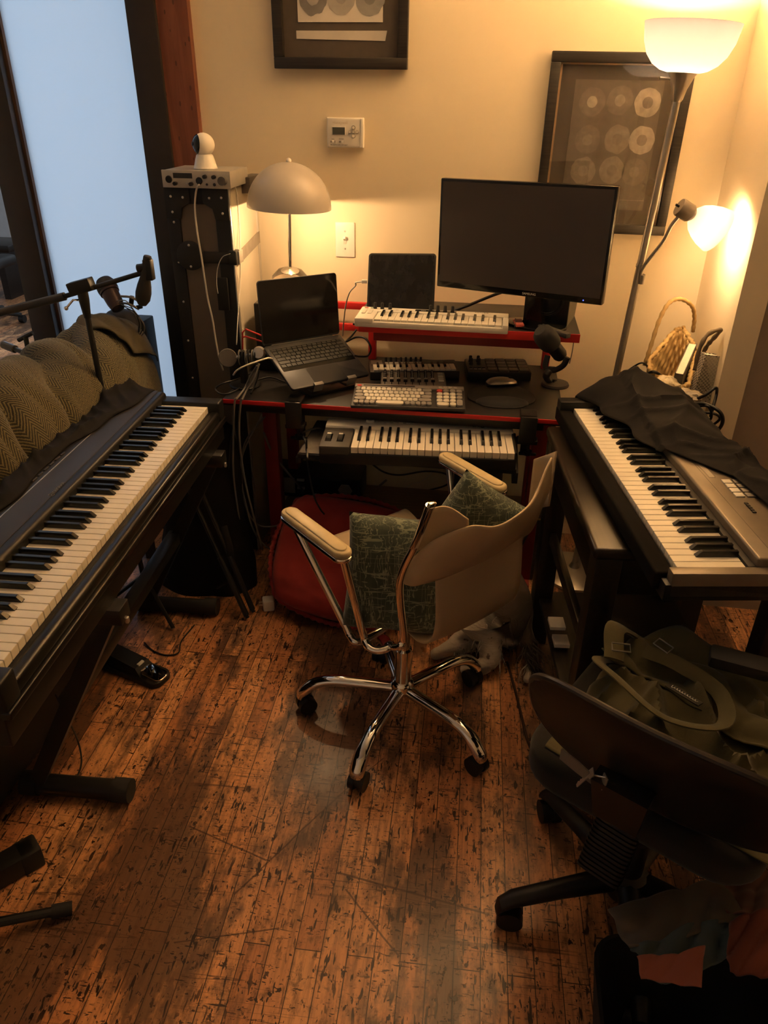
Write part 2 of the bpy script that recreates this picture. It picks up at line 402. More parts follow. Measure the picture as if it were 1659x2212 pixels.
# ---------------------------------------------------------------- the room
YW = 2.80; XR = 0.72; YC = 2.34
S = dict(kind='structure')
MB().box(-6, 2.4, -1.8, 7.2, -.08, 0).build('floor', m_floor, **S)
MB().box(-2.7, 2.4, -1.8, YW+.06, 2.55, 2.63).build('ceiling', m_ceil, **S)
MB().box(-1.045, XR+.12, YW, YW+.1, 0, 2.55).build('wall_back', m_wall, **S)
MB().box(XR, XR+.08, YC, YW, 0, 2.55).build('wall_right', m_wall, **S)
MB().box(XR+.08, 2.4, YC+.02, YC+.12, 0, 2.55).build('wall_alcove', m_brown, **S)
MB().box(2.3, 2.4, -1.8, YC+.02, 0, 2.55).build('wall_side', m_pale, **S)
MB().box(-2.7, 2.4, -1.8, -1.7, 0, 2.55).build('wall_front', m_pale, **S)
MB().box(-2.7, -2.6, -1.7, YW+.06, 0, 2.55).build('wall_left', m_pale, **S)
MB().box(-6, 2.4, 7.1, 7.2, 0, 3.2).build('wall_far', mat('far_white_wall', (.75, .77, .80), .8), **S)
MB().box(-6, 2.4, YW+.06, 7.2, 3.1, 3.2).build('ceiling_far', m_ceil, **S)
MB().box(-6.1, -6, 2.0, 7.2, 0, 3.2).build('wall_far_left', mat('far_left_wall', (.75, .77, .80), .8), **S)
MB().box(1.2, 1.3, YW+.1, 7.2, 0, 3.2).build('wall_far_right', mat('far_right_wall', (.7, .7, .7), .8), **S)
MB().box(-6, -2.7, YW-.04, YW+.06, 0, 3.2).build('wall_partition', mat('partition_wall', (.5, .45, .38), .8), **S)
MB().box(-1.15, -1.045, YW-.03, YW+.09, 0, 2.55).build('trim_1', m_timber, **S)
# frosted glass panel between two dark stiles
w1 = thing('window_1', None, None, (-1.48, YW, 0), kind='structure')
def dstile(x0, x1, y0=YW-.045): MB().box(x0, x1, y0, YW+.05, 0, 2.55, .003).build('stile', m_bframe, w1, world=True)
dstile(-1.25, -1.15); dstile(-1.83, -1.727)
MB().box(-1.727, -1.715, YW-.015, YW+.03, 0, 2.55).build('glazing_bead', wood_mat('brown_bead', (.06, .03, .018), (.12, .065, .035)), w1, world=True)
MB().box(-1.715, -1.25, YW-.03, YW+.04, 0, .16).build('bottom_rail', m_bframe, w1, world=True)
fg = bpy.data.materials.new('frosted_glass'); q = NT(fg)
tl = q.n('ShaderNodeBsdfTranslucent'); tl.inputs[0].default_value = (.86, .91, .95, 1)
df = q.n('ShaderNodeBsdfPrincipled'); df.inputs['Base Color'].default_value = (.55, .58, .60, 1); df.inputs['Roughness'].default_value = .45
mx = q.n('ShaderNodeMixShader'); mx.inputs[0].default_value = .22; q.l(tl.outputs[0], mx.inputs[1]); q.l(df.outputs[0], mx.inputs[2]); q.l(mx.outputs[0], q.t.nodes['Material Output'].inputs[0])
MB().box(-1.715, -1.25, YW, YW+.008, .16, 2.55).build('frosted_pane', fg, w1, world=True)
w2 = thing('window_2', None, None, (-2.2, 7.1, 1.0), kind='structure')
MB().box(-3.9, -.5, 7.05, 7.1, .9, 2.9).build('window_pane', emit_mat('bright_daylight', (.75, .87, 1.0), .3), w2, world=True)
for x in (-3.95, -2.2, -.5): MB().box(x-.04, x+.04, 7.0, 7.1, .85, 2.95).build('window_frame', m_white, w2, world=True)

# ---------------------------------------------------------------- things on the back wall
m_ebony = wood_mat('black_stained_frame', (.012, .010, .008), (.030, .024, .019), 'X', .45, 90)
m_mat = mat('dark_mat_board', (.085, .068, .052), .7, var=(40, .15))
m_pglass = bpy.data.materials.new('picture_glass'); q = NT(m_pglass)
fr_ = q.n('ShaderNodeLayerWeight'); fr_.inputs[0].default_value = .5
tr_ = q.n('ShaderNodeBsdfTransparent'); gl_ = q.n('ShaderNodeBsdfGlossy'); gl_.inputs['Roughness'].default_value = .02
mx_ = q.n('ShaderNodeMixShader'); q.l(q.math('ADD', q.math('MULTIPLY', q.math('POWER', fr_.outputs['Facing'], 4), .6), .05), mx_.inputs[0]); q.l(tr_.outputs[0], mx_.inputs[1]); q.l(gl_.outputs[0], mx_.inputs[2]); q.l(mx_.outputs[0], q.t.nodes['Material Output'].inputs[0])
def picture(label, x0, x1, z0, z1, bar, rz=0):
    t = thing('framed_print', label, 'picture', (0, 0, 0), group='framed disc prints on the back wall', M=T((x0+x1)/2, YW, z0) @ RY(rz))
    w, h = (x1-x0)/2, z1-z0
    m = MB()
    m.box(-w, w, -.032, -.002, 0, bar, .002); m.box(-w, w, -.032, -.002, h-bar, h, .002)
    m.box(-w, -w+bar, -.032, -.002, bar, h-bar, .002); m.box(w-bar, w, -.032, -.002, bar, h-bar, .002)
    m.build('frame', m_ebony, t)
    MB().box(-w+bar*.8, w-bar*.8, -.012, -.003, bar*.8, h-bar*.8).build('backing_board', m_mat, t)
    return t, w, h
a0, a1, az = AY(593, 150, YW-.03), AY(879, 150, YW-.03), AY(736, 149, YW-.03).z
t, w, h = picture('black framed print of grey discs on white sheet, high on wall above thermostat', a0.x, a1.x, az, az+.62, .032)
m_dg = [mat('disc_paint_grey', (.20, .19, .18), .8, var=(25, .35)), mat('disc_paint_pale', (.38, .36, .33), .8, var=(25, .3)), mat('disc_paint_mid', (.29, .28, .26), .8, var=(25, .35))]
def px2l(px, py, t): return MATW[t].inverted() @ AY(px, py, YW-.013)
p0, p1 = px2l(644, 48, t), px2l(827, 52, t)
MB().box(p0.x, p1.x, -.0145, -.012, p0.z, p0.z+.42).build('white_sheet', mat('white_print_paper', (.62, .58, .52), .8), t)
s0, s1 = px2l(640, 66, t), px2l(836, 87, t)
MB().prism([(s0.x, s1.z+.003), (s1.x-.006, s1.z-.002), (s1.x, s0.z), (s0.x, s0.z)], 0, .0022, M=T(0, -.012, 0) @ RX(90)).build('paper_strip', mat('pale_paper_strip', (.56, .52, .46), .8), t)
def disc(t, x, z, r, mt, hole, y=-.0148, seed=0, mh=None):
    def ring(rr, wob): return [(x+rr*(1+wob*nz(math.cos(a)*2.2+seed, math.sin(a)*2.2, seed))*math.cos(a), z+rr*(1.04+wob*nz(math.cos(a)*2.2+seed, math.sin(a)*2.2, seed))*math.sin(a)) for a in [2*math.pi*i/40 for i in range(40)]]
    d = MB().prism(ring(r, .12), 0, .0007, M=T(0, y, 0) @ RX(90)).build('printed_disc', mt, t)
    MATW[d] = MATW[t]
    MB().prism(ring(r*hole, .08), 0, .0005, M=T(0, y-.0008, 0) @ RX(90)).build('disc_centre', mh, d)
for c in range(3):
    for r_ in range(3):
        pc = px2l((676, 737, 799)[c], -4, t)
        disc(t, pc.x, pc.z+.002+r_*.122, (.046, .045, .047)[c], m_dg[(c+r_) % 3], (.45, .38, .4)[c], seed=c*3+r_, mh=m_dg[(c+r_+1) % 3])
b0, b1 = AY(1190, 111, YW-.03), AY(1430, 508, YW-.03)
t, w, h = picture('large black framed print of nine pale discs on dark paper, behind the floor lamp', b0.x, AY(1495, 180, YW-.03).x, b1.z, b0.z, .030, .6)
m_tan = mat('tan_fillet', (.42, .27, .15), .6)
mm = MB()
for sx in (-1, 1): mm.box(sx*(w-.034)-.003, sx*(w-.034)+.003, -.02, -.011, .03, h-.03)
mm.box(-w+.03, w-.03, -.02, -.011, h-.035, h-.03).build('fillet', m_tan, t)
MB().box(-w*.62, w*.62, -.0145, -.012, .075, h-.075).build('dark_sheet', mat('dark_print_paper', (.15, .125, .098), .55, var=(60, .25)), t)
g9 = [((1279, 220), (1339, 217), (1399, 222)), ((1269, 302), (1333, 301), (1386, 303)), ((1259, 369), (1321, 368), (1370, 372))]
pal = [mat('chalk_grey_dark', (.20, .17, .135), .8, var=(60, .4)), mat('chalk_grey', (.25, .215, .17), .8, var=(60, .4)), mat('chalk_pale', (.40, .35, .28), .8, var=(60, .4)), mat('chalk_mid', (.30, .26, .21), .8, var=(60, .4))]
kk = [(0, 2), (0, 3), (2, 0), (0, 1), (1, 0), (2, 1), (1, 3), (1, 0), (0, 1)]
for i in range(9):
    pc = px2l(*g9[i//3][i % 3], t); disc(t, pc.x, pc.z, .040, pal[kk[i][0]], .4, seed=20+i, mh=pal[kk[i][1]])
pc = px2l(1390, 480, t)
MB().box(-w*.62, w*.62, -.0149, -.0142, .105, .1065).build('sheet_edge', pal[3], t)
MB().box(-w+.03, w-.03, -.0225, -.0215, .03, h-.03).build('glass', m_pglass, t)

# thermostat
c0, c1 = AY(706, 286, YW-.02), AY(786, 286, YW-.02); zt, zb = AY(745, 254, YW-.02).z, AY(745, 319, YW-.02).z
t = thing('thermostat', 'white wall thermostat with a small grey display and buttons', 'thermostat', ((c0.x+c1.x)/2, YW, (zt+zb)/2))
w, h = (c1.x-c0.x)/2, (zt-zb)/2
MB().prism([(-w*.97, -h), (w*.97, -h), (w, -h*.5), (w, h*.5), (w*.97, h), (-w*.97, h), (-w, h*.5), (-w, -h*.5)], 0, .026, .006, 3, M=RX(90)).build('case', m_offw, t)
MB().prism([(w*.80, -h*.97), (w*.84, h*.97), (w*.98, h*.97), (w*1.0, 0), (w*.98, -h*.97)], 0, .029, .003, M=RX(90)).build('side_trim', m_white, t)
MB().box(-w*.72, w*.04, -.0275, -.025, -h*.18, h*.45, .002).build('display_bezel', m_offw, t)
MB().box(-w*.66, -w*.0, -.029, -.027, -h*.12, h*.36).build('display', mat('lcd_grey', (.075, .08, .062), .3), t)
mb = mat('button_rim', (.30, .26, .20), .5)
for x, z, rx in ((.46, .36, .10), (.46, -.20, .10), (.26, .07, .085), (.46, .07, .085), (.66, .07, .085)):
    o = MB().lathe([(w*rx, 0), (w*rx, .0015), (w*rx*.9, .003)], 16, T(x*w, -.026, z*h) @ RX(90)).build('button', mb, t); MATW[o] = MATW[t]
    MB().lathe([(w*rx*.75, 0), (w*rx*.7, .0045)], 16, T(x*w, -.026, z*h) @ RX(90)).build('button_cap', m_offw, o)
for x, dx in ((-.66, .02), (-.2, .06)):
    o = MB().box(x*w-w*.13, x*w+w*.13, -.0275, -.0255, -h*.66, -h*.54).build('slide_switch', mb, t); MATW[o] = MATW[t]
    MB().box((x+dx)*w-w*.06, (x+dx)*w+w*.06, -.031, -.0265, -h*.67, -h*.53, .0008).build('slider', m_white, o)
m_faint = mat('embossed_lettering', (.58, .50, .38), .6)
text('Honeywell', .012, T(-w*.25, -.0262, h*.66) @ RX(90), m_faint, t)
text('FAN', .005, T(-w*.66, -.0262, -h*.44) @ RX(90), m_ink, t); text('ON AUTO', .005, T(-w*.62, -.0262, -h*.82) @ RX(90), m_ink, t)
text('SYSTEM', .005, T(-w*.2, -.0262, -h*.42) @ RX(90), m_ink, t); text('COOL OFF HEAT', .005, T(-w*.16, -.0262, -h*.82) @ RX(90), m_ink, t)
# light switch
p = AY(746, 518, YW)
t = thing('light_switch', 'white toggle light switch plate above the tablet', 'light switch', (p.x, YW, p.z))
MB().box(-.036, .036, -.006, 0, -.0605, .0605, .0035, 3).build('plate', m_white, t)
MB().box(-.006, .006, -.008, -.004, -.013, .013, .001).build('toggle_surround', m_offw, t)
MB().box(-.0042, .0042, -.020, 0, -.005, .005, .001, M=T(0, -.004, .002) @ RX(-28)).build('toggle', m_white, t)
for z in (-.03, .03): MB().lathe([(.0035, 0), (.003, .0015)], 12, T(0, -.006, z) @ RX(90)).build('screw', m_silver, t)

# ---------------------------------------------------------------- floor lamp
YL = 2.50
bt, bb = AY(1462, 215, YL), AY(1330, 815, YL); dv = (bt-bb).normalized()
fl = bb - dv*(bb.z/dv.z)
t = thing('floor_lamp', 'silver torchiere floor lamp with frosted bowl and side reading light', 'floor lamp', tuple(fl))
Lp = frame(fl, V((1, 0, 0)), dv) ; Lp = aim(fl, dv, (0, 1, 0))
Ltop = (bt-fl).length
m_lampm = mat('satin_nickel', (.50, .46, .40), .34, .8)
m_bowl = shade_mat('frosted_bowl', (.22, .225, .245), .42)
m_bulb = emit_mat('lit_bulb', (1, .74, .42), 12)
W = dict(world=True)
MB(Lp).lathe([(.135, .0), (.135, .012), (.12, .02), (.02, .03), (.012, .05)], 40).build('base', m_lampm, t, **W)
MB(Lp).lathe([(.0115, .03), (.0115, Ltop)], 16).build('pole', m_lampm, t, **W)
MB(Lp).lathe([(.0135, Ltop-.46), (.0135, Ltop-.45)], 16).build('pole_joint', m_lampm, t, **W)
MB(Lp).lathe([(.012, Ltop-.006), (.016, Ltop), (.021, Ltop+.025), (.033, Ltop+.055), (.042, Ltop+.068)], 28).build('socket_cone', m_lampm, t, **W)
hb = Ltop+.064; pr = [(.040, 0), (.064, .006), (.088, .020), (.107, .042), (.120, .072), (.128, .118)]
MB(Lp).lathe([(r, hb+z) for r, z in pr]+[(r-.0035, hb+z+.001) for r, z in pr[::-1]], 48).build('bowl_shade', m_bowl, t, **W)
MB(Lp @ T(0, 0, hb+.048)).sphere((0, 0, 0), (.028, .028, .036)).build('bulb', m_bulb, t, **W)
p = AY(1425, 168, YL); MB().cyl(p, AY(1448, 170, YL), .0035).build('switch_knob', m_lampm, t, **W)
lamp('torchiere_light', 'POINT', Lp @ V((0, 0, hb+.046)), P_TORCH, WARM, .04)
j = AY(1384, 603, YL-.012); hd = AY(1476, 452, YL-.03)
gn = [j+V((0, 0, -.006)), AY(1386, 585, YL-.014), AY(1402, 560, YL-.018), AY(1432, 522, YL-.024), AY(1450, 488, YL-.028), AY(1466, 468, YL-.03)]
MB().tube(gn, .0058, 10).build('gooseneck', m_lampm, t, **W)
MB().cyl(j+V((.003, .004, -.014)), j+V((.003, 0, .014)), .009).cyl(j+V((-.012, .012, 0)), j+V((.004, 0, 0)), .005).build('arm_clamp', m_lampm, t, **W)
ax = V((.88, .14, -.46)).normalized()
Ha = aim(hd-ax*.012, ax)
hh = MB(Ha).lathe([(.024, -.004), (.026, 0), (.026, .036), (.022, .042), (.016, .048)], 24).build('lamp_head', mat('taupe_metal', (.27, .22, .17), .45), t, **W)
MB(Ha).cyl((0, 0, -.016), (0, 0, 0), .0035).build('turn_switch', m_black, hh, **W)
MB(Ha).lathe([(.013, .04), (.013, .058)], 16).build('lamp_collar', m_lampm, t, **W)
pr = [(.017, .050), (.028, .054), (.040, .066), (.051, .086), (.060, .112), (.0655, .142)]
MB(Ha).lathe(pr+[(r-.003, z+.001) for r, z in pr[::-1]], 40).build('reading_shade', shade_mat('opal_shade', (.52, .50, .48), .55), t, **W)
MB(Ha @ T(0, 0, .092)).sphere((0, 0, 0), (.021, .021, .027)).build('bulb', m_bulb, t, **W)
lamp('reading_light', 'POINT', Ha @ V((0, 0, .112)), P_READ, WARM, .03)
# ---------------------------------------------------------------- keyboards: shared key builder
BLACKS = {1, 3, 6, 8, 10}
def key_layout(first, n, ww):
    out = []; x = 0
    for k in range(n):
        pc = (first+k) % 12
        if pc in BLACKS: out.append(('b', x + {1: -.10, 3: .10, 6: -.13, 8: 0, 10: .13}[pc]*ww))
        else: out.append(('w', x)); x += ww
    return out, x
def add_keys(t, M, first, n, ww, wl, bl, bw, bh, wh=.020, gap=.0017, wm=None, bm=None):
    wm = wm or m_key; bm = bm or m_bkey
    a = MB().box(gap/2, ww-gap/2, 0, wl, -wh, 0, min(.0011, ww*.06), 2)
    a.bm.to_mesh(mw := bpy.data.meshes.new('white_key')); a.bm.free(); mw.materials.append(wm)
    b = MB(); f = .78
    b.loft([[(-bw/2, wl-bl, -.004), (bw/2, wl-bl, -.004), (bw/2, wl, -.004), (-bw/2, wl, -.004)],
            [(-bw/2, wl-bl+bh*.08, bh*.12), (bw/2, wl-bl+bh*.08, bh*.12), (bw/2, wl, bh*.12), (-bw/2, wl, bh*.12)],
            [(-bw/2*f, wl-bl+bh*.85, bh*.93), (bw/2*f, wl-bl+bh*.85, bh*.93), (bw/2*f, wl, bh*.93), (-bw/2*f, wl, bh*.93)],
            [(-bw/2*f*.85, wl-bl+bh*1.0, bh), (bw/2*f*.85, wl-bl+bh*1.0, bh), (bw/2*f*.85, wl, bh), (-bw/2*f*.85, wl, bh)]])
    bmesh.ops.recalc_face_normals(b.bm, faces=b.bm.faces[:])
    b.bm.to_mesh(mb_ := bpy.data.meshes.new('black_key')); b.bm.free(); mb_.materials.append(bm)
    lay, tot = key_layout(first, n, ww)
    for kd, x in lay:
        inst('white_key' if kd == 'w' else 'black_key', mw if kd == 'w' else mb_, t, M @ T(x, 0, 0))
    return tot

# ---------------------------------------------------------------- left digital piano
PZ = .762
PL = T(-.781, .868, PZ) @ RZ(93.2)
t = thing('digital_piano', 'long black digital piano with full-length keyboard on left black stand', 'digital piano', M=PL @ T(0, 0, -.128))
K = T(0, 0, .128)
L = 52*.0235
MB(K).box(-.052, L+.052, -.028, .292, -.128, -.021, .004).build('case', m_black, t)
MB(K).box(-.052, L+.052, -.034, -.005, -.050, -.017, .010, 4).box(-.052, L+.052, -.041, -.010, -.066, -.048, .004, 3).build('key_slip', mat('black_gloss_rail', (.010, .0085, .0075), .3), t)
for x0, x1 in ((-.052, -.002), (L+.002, L+.052)):
    MB(K).box(x0, x1, -.036, .165, -.05, .012, .006, 3).build('end_block', m_black, t)
m_pan = mat('charcoal_panel', (.034, .031, .030), .42, bump=(400, .1, .0004))
MB(K).box(-.052, L+.052, .146, .180, -.03, .027, .012, 4).build('fallboard', m_black, t)
MB(K).box(-.052, L+.052, .170, .292, -.03, .0285, .004).build('top_panel', m_pan, t)
MB(K).box(.10, L-.02, .2345, .2365, .028, .0295).build('silver_line', m_silver, t)
for i in range(12):
    x = .42+i*.030+(.02 if i > 5 else 0); MB(K).box(x, x+.021, .248, .253, .0285, .0315, .0008).build('button', m_dgrey, t)
MB(K).box(.345, .372, .248, .258, .0285, .0315, .0008).build('volume_slider', m_dgrey, t)
pl = MATW[t].inverted() @ AZ(124, 1056, PZ+.0285)
m_logo = mat('grey_logo', (.20, .185, .16), .5)
text('YAMAHA', .014, T(pl.x+.006, pl.y, .128+.0288), m_logo, t)
em = MB(T(pl.x-.030, pl.y, .128+.0286))
em.tube([(.0065*math.cos(2*math.pi*i/24), .0065*math.sin(2*math.pi*i/24), 0) for i in range(25)], .0006, 5, n=2)
for a in (90, 210, 330): em.tube([(0, 0, 0), (.0062*math.cos(R(a)), .0062*math.sin(R(a)), 0)], .0006, 5, smooth=False)
em.build('emblem', m_logo, t)
add_keys(t, K, 9, 88, .0235, .148, .096, .0112, .0125)

# the dark cover lying on the rear of the left piano
def cl(u, v):
    x = -.02+u*(L+.06)
    inner = .256+.012*math.sin(u*31)*nz(u*6, 1)-.022*math.exp(-((u-.44)/.05)**2)
    if u > .62: inner = .256-.082*((u-.62)/.38)**1.2+.006*math.sin(u*40)
    y = inner + v*(.40-inner)
    f = .014*nz(x*7, y*16)+.019*(1-abs(math.sin((x*.55+y*2.0)*19+3*nz(x*5, y*5))))**2.5+.010*(1-abs(math.sin((x*1.4-y*1.0)*31+3*nz(x*4, y*6, 4))))**2
    z = .0325 + .012*math.sin(min(1, v*2.2)*math.pi*.5) + max(f, -.009)*min(1, v*5)
    if y > .295: z -= (y-.295)*1.9*(1+.3*nz(x*8, 1))
    return (x, y, .128+z)
cv = MB(PL @ T(0, 0, -.128)).grid(cl, 150, 34).build('piano_cover', m_bcloth, solid=.0025, sharp=80, label='crumpled black cloth cover folded over back edge of long left piano', cat='piano cover')

# Z-shaped stand under the left piano
t = thing('keyboard_stand', 'black Z-shaped tubular stand with round feet under long left piano', 'keyboard stand', M=PL @ T(L/2, .13, -PZ))
def zframe(x):
    m = lambda px: x-L/2
    X = x-L/2
    a = MB().tube([(X, .165, .03), (X, -.09, .03)], .027, 14, smooth=False).build('foot_bar', m_bsteel, t); MATW[a] = MATW[t]
    for y0, y1 in ((-.105, -.06), (.14, .185)): MB().cyl((X, y0, .031), (X, y1, .031), .031, seg=18).build('end_cap', m_rubber, a)
    MB().loft([[(X-.019, .12, .045), (X+.019, .12, .045), (X+.019, .165, .045), (X-.019, .165, .045)], [(X-.019, -.165, .60), (X+.019, -.165, .60), (X+.019, -.12, .60), (X-.019, -.12, .60)]]).build('slanted_leg', m_bsteel, t)
    b = MB().box(X-.025, X+.025, -.185, .16, .592, .634, .004).build('support_arm', m_bsteel, t); MATW[b] = MATW[t]
    MB().box(X-.005, X+.005, -.190, -.182, .585, .60, .002).build('height_clip', m_silver, b)
zframe(.365); zframe(.365+.80)
for z in (.30,): MB().box(.365-L/2, .365+.80-L/2, -.01, .03, z, z+.04, .004).build('cross_bar', m_bsteel, t)

# ---------------------------------------------------------------- right keyboard
RZK = .819
PR = T(.266, 2.121, RZK) @ RZ(-80.8)
t = thing('stage_keyboard', 'dark grey five-octave keyboard on dark wooden table at right', 'keyboard', M=PR @ T(0, 0, -.058))
K = T(0, 0, .058); L2 = 36*.0235
MB(K).box(-.045, L2+.030, -.030, .30, -.058, -.020, .003).build('case', m_black, t)
MB(K).box(-.045, L2+.004, -.042, -.003, -.050, -.008, .006, 3).build('key_slip', mat('black_front_rail', (.009, .0078, .007), .8, spec=.06), t)
MB(K).box(-.045, -.003, -.040, .30, -.05, .018, .004).build('end_block', m_black, t)
m_rp = mat('grey_metal_panel', (.20, .165, .125), .36, .35, bump=(300, .15, .0004), var=(25, .15))
MB(K).box(L2+.004, L2+.030, -.020, .30, -.05, .006, .003).build('end_block', m_rp, t)
MB(K).box(-.045, L2+.004, .1365, .152, -.03, .006, .002).build('key_felt_rail', m_blackm, t)
MB(K).box(-.045, L2+.004, .152, .30, -.03, .024, .006, 3).build('control_panel', m_rp, t)
MB(K).box(-.04, L2, .188, .1885, .0235, .0243).build('panel_groove', m_ink, t)
def lpx(px, py, z): return MATW[t].inverted() @ AZ(px, py, z)
ang_btn = []
for i in range(4):
    for j in range(2):
        p = lpx(1534+i*13+j*24, 1064+i*10.5+j*1, RZK+.025)
        x = .515+i*.022; y = .216+j*.026
        MB(K).box(x, x+.018, y, y+.021, .0235, .0275, .0012).build('pad_button', m_offw if j == 0 else m_grey, t)
for x0 in (.32, .385, .625):
    for i in range(5):
        MB(K).box(x0+i*.0095, x0+i*.0095+.0075, .222, .230, .0235, .0268, .0008).build('button', m_blackm, t)
MB(K).box(.40, .50, .196, .209, .0235, .0246).build('label_strip', mat('pale_label', (.42, .36, .28), .5), t)
add_keys(t, K, 0, 61, .0235, .136, .086, .0112, .0125)

# its black cover, bunched up at the far end and trailing along the back edge
def rc(u, v):
    x = -.085+u*1.02
    if x < .05: inner = .035+.02*math.sin(x*30)
    elif x < .33: inner = .045+(x-.05)/.28*.075+.012*math.sin(x*40)
    elif x < .50: inner = .12+(x-.33)/.17*.125
    else: inner = .245+.025*math.sin((x-.5)*5)
    end = .36 if x > .1 else .30+.06*(x+.085)/.185
    y = inner+v*(end-inner)
    hump = .052*math.exp(-((x+.02)/.12)**2)*math.sin(min(1, v*1.15)*math.pi)**.8 + .024*math.exp(-((x-.14)/.16)**2)*math.sin(math.pi*min(1, .15+v*.8))
    f = .012*nz(x*9+2, y*12)+.016*(1-abs(math.sin((x*.5+y*1.3)*15+3*nz(x*5, y*6, 5))))**3+.010*(1-abs(math.sin((x*1.5-y*.8)*22+4*nz(x*6, y*6, 8))))**2.5
    z = (.018 if y < .135 else .030)+hump+max(f, -.012)*min(1, v*4)*(1 if x < .45 else .55)+.012*math.sin(v*math.pi)
    if x > .5: z += .012*math.exp(-((v-.3)/.25)**2)
    if v > .8: z -= (v-.8)*.25*(1+.5*nz(x*9, 8))
    if x < -.05: z -= (-.05-x)*1.5
    return (x, y, z)
cv = MB(PR).grid(rc, 150, 46).build('keyboard_cover', m_bcloth, solid=.0025, sharp=80, label='black cloth cover bunched at far end of right keyboard', cat='keyboard cover')

# ---------------------------------------------------------------- dark wooden table under the right keyboard
TT = AZ(1183, 925, .758); TN = AZ(1285, 1187, .758)
tx = V((TN.x-TT.x, TN.y-TT.y, 0)); TL = tx.length
Mt = frame((TT.x, TT.y, 0), tx, (1, .1, 0))
t = thing('side_table', 'dark stained wooden table with worn top under right keyboard', 'table', M=Mt)
# local x: from far end towards camera, y: away to the right
MB().box(-.02, TL, 0, .50, .728, .758, .010, 3).build('table_top', m_walnut, t)
MB().box(.02, TL-.03, .02, .05, .62, .728, .002).box(.02, TL-.03, .45, .48, .62, .728, .002).box(.02, .05, .05, .45, .62, .728, .002).box(TL-.06, TL-.03, .05, .45, .62, .728, .002).build('apron', m_walnut, t)
for x in (.01, TL-.075):
    for y in (.012, .43): MB().box(x, x+.06, y, y+.06, 0, .728, .004).build('leg', m_walnut, t)
MB().box(.03, TL-.05, .03, .47, .17, .19, .003).build('lower_shelf', m_walnut, t)
MB().box(.07, TL-.08, .035, .055, .40, .44, .003).build('side_rail', m_walnut, t)
# ---------------------------------------------------------------- the desk
DZ = .74
DL, DR = AZ(478, 864, DZ), AZ(1220, 906, DZ)
DY = (DL.y+DR.y)/2; DB = 2.755; DXL, DXR = DL.x, DR.x
t = thing('computer_desk', 'black topped computer desk with red metal frame and edge', 'desk', ((DXL+DXR)/2, (DY+DB)/2, 0))
W = dict(world=True)
MB().box(DXL, DXR, DY+.003, DB, DZ-.022, DZ, .002).build('desk_top', m_desk, t, **W)
MB().box(DXL, DXR, DY, DY+.004, DZ-.015, DZ-.001, .001).build('red_edge', m_red, t, **W)
MB().box(DXL+.06, DXR-.06, DY+.03, DY+.06, DZ-.052, DZ-.022, .002).box(DXL+.06, DXR-.06, DB-.06, DB-.03, DZ-.062, DZ-.022, .002).build('under_rail', m_bsteel, t, **W)
m_dred = mat('dark_and_shaded_red_steel', (.22, .014, .012), .4)
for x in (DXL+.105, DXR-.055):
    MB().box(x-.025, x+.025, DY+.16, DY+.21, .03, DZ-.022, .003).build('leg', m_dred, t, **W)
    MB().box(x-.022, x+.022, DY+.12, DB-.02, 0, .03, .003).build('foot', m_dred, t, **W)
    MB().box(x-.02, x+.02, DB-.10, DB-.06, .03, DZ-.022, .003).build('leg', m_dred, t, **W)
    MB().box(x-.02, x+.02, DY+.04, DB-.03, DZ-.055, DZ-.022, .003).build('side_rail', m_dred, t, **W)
MB().box(DXL+.09, DXR-.07, DY+.30, DB, .165, .185, .002).build('lower_shelf', wood_mat('brown_shelf_wood', (.13, .085, .05), (.20, .13, .08), 'X', .5, 50), t, **W)
# hutch shelf on red uprights
SZ = .968; SX0, SX1, SY0, SY1 = -.44, .285, 2.375, 2.72
MB().box(SX0, SX1, SY0, SY1, SZ-.006, SZ, .001).build('hutch_shelf', m_desk, t, **W)
MB().box(SX0+.02, SX1, SY0-.004, SY0, SZ-.026, SZ+.001, .001).build('hutch_edge', m_red, t, **W)
MB().box(SX0+.06, SX1-.10, SY0+.05, SY0+.075, SZ-.068, SZ-.006, .002).build('hutch_rail', m_dred, t, **W)  # shade under the shelf is put into the rail's darker red
MB().box(SX0-.36, SX1-.01, SY1+.005, SY1+.025, SZ-.045, SZ-.02, .002).build('back_rail', m_red, t, **W)
MB().box(SX0-.30, SX1-.06, SY1+.005, SY1+.025, SZ-.125, SZ-.10, .002).build('back_rail', m_red, t, **W)
for x in (SX0+.01, SX1-.07): MB().box(x-.014, x+.014, SY1-.005, SY1+.022, DZ, SZ-.006, .002).build('upright', m_red, t, **W)
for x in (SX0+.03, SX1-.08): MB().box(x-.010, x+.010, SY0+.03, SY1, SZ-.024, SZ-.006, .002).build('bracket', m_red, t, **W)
# red wire loop at the left end
a = [AY(524, 760, 2.42), AY(524, 718, 2.42), AY(531, 711, 2.42), AY(572, 728, 2.44), AY(572, 740, 2.44), AY(531, 727, 2.42), AY(525, 728, 2.42)]
MB().tube(a, .003, 8, smooth=False).build('wire_loop', m_red, t, **W)

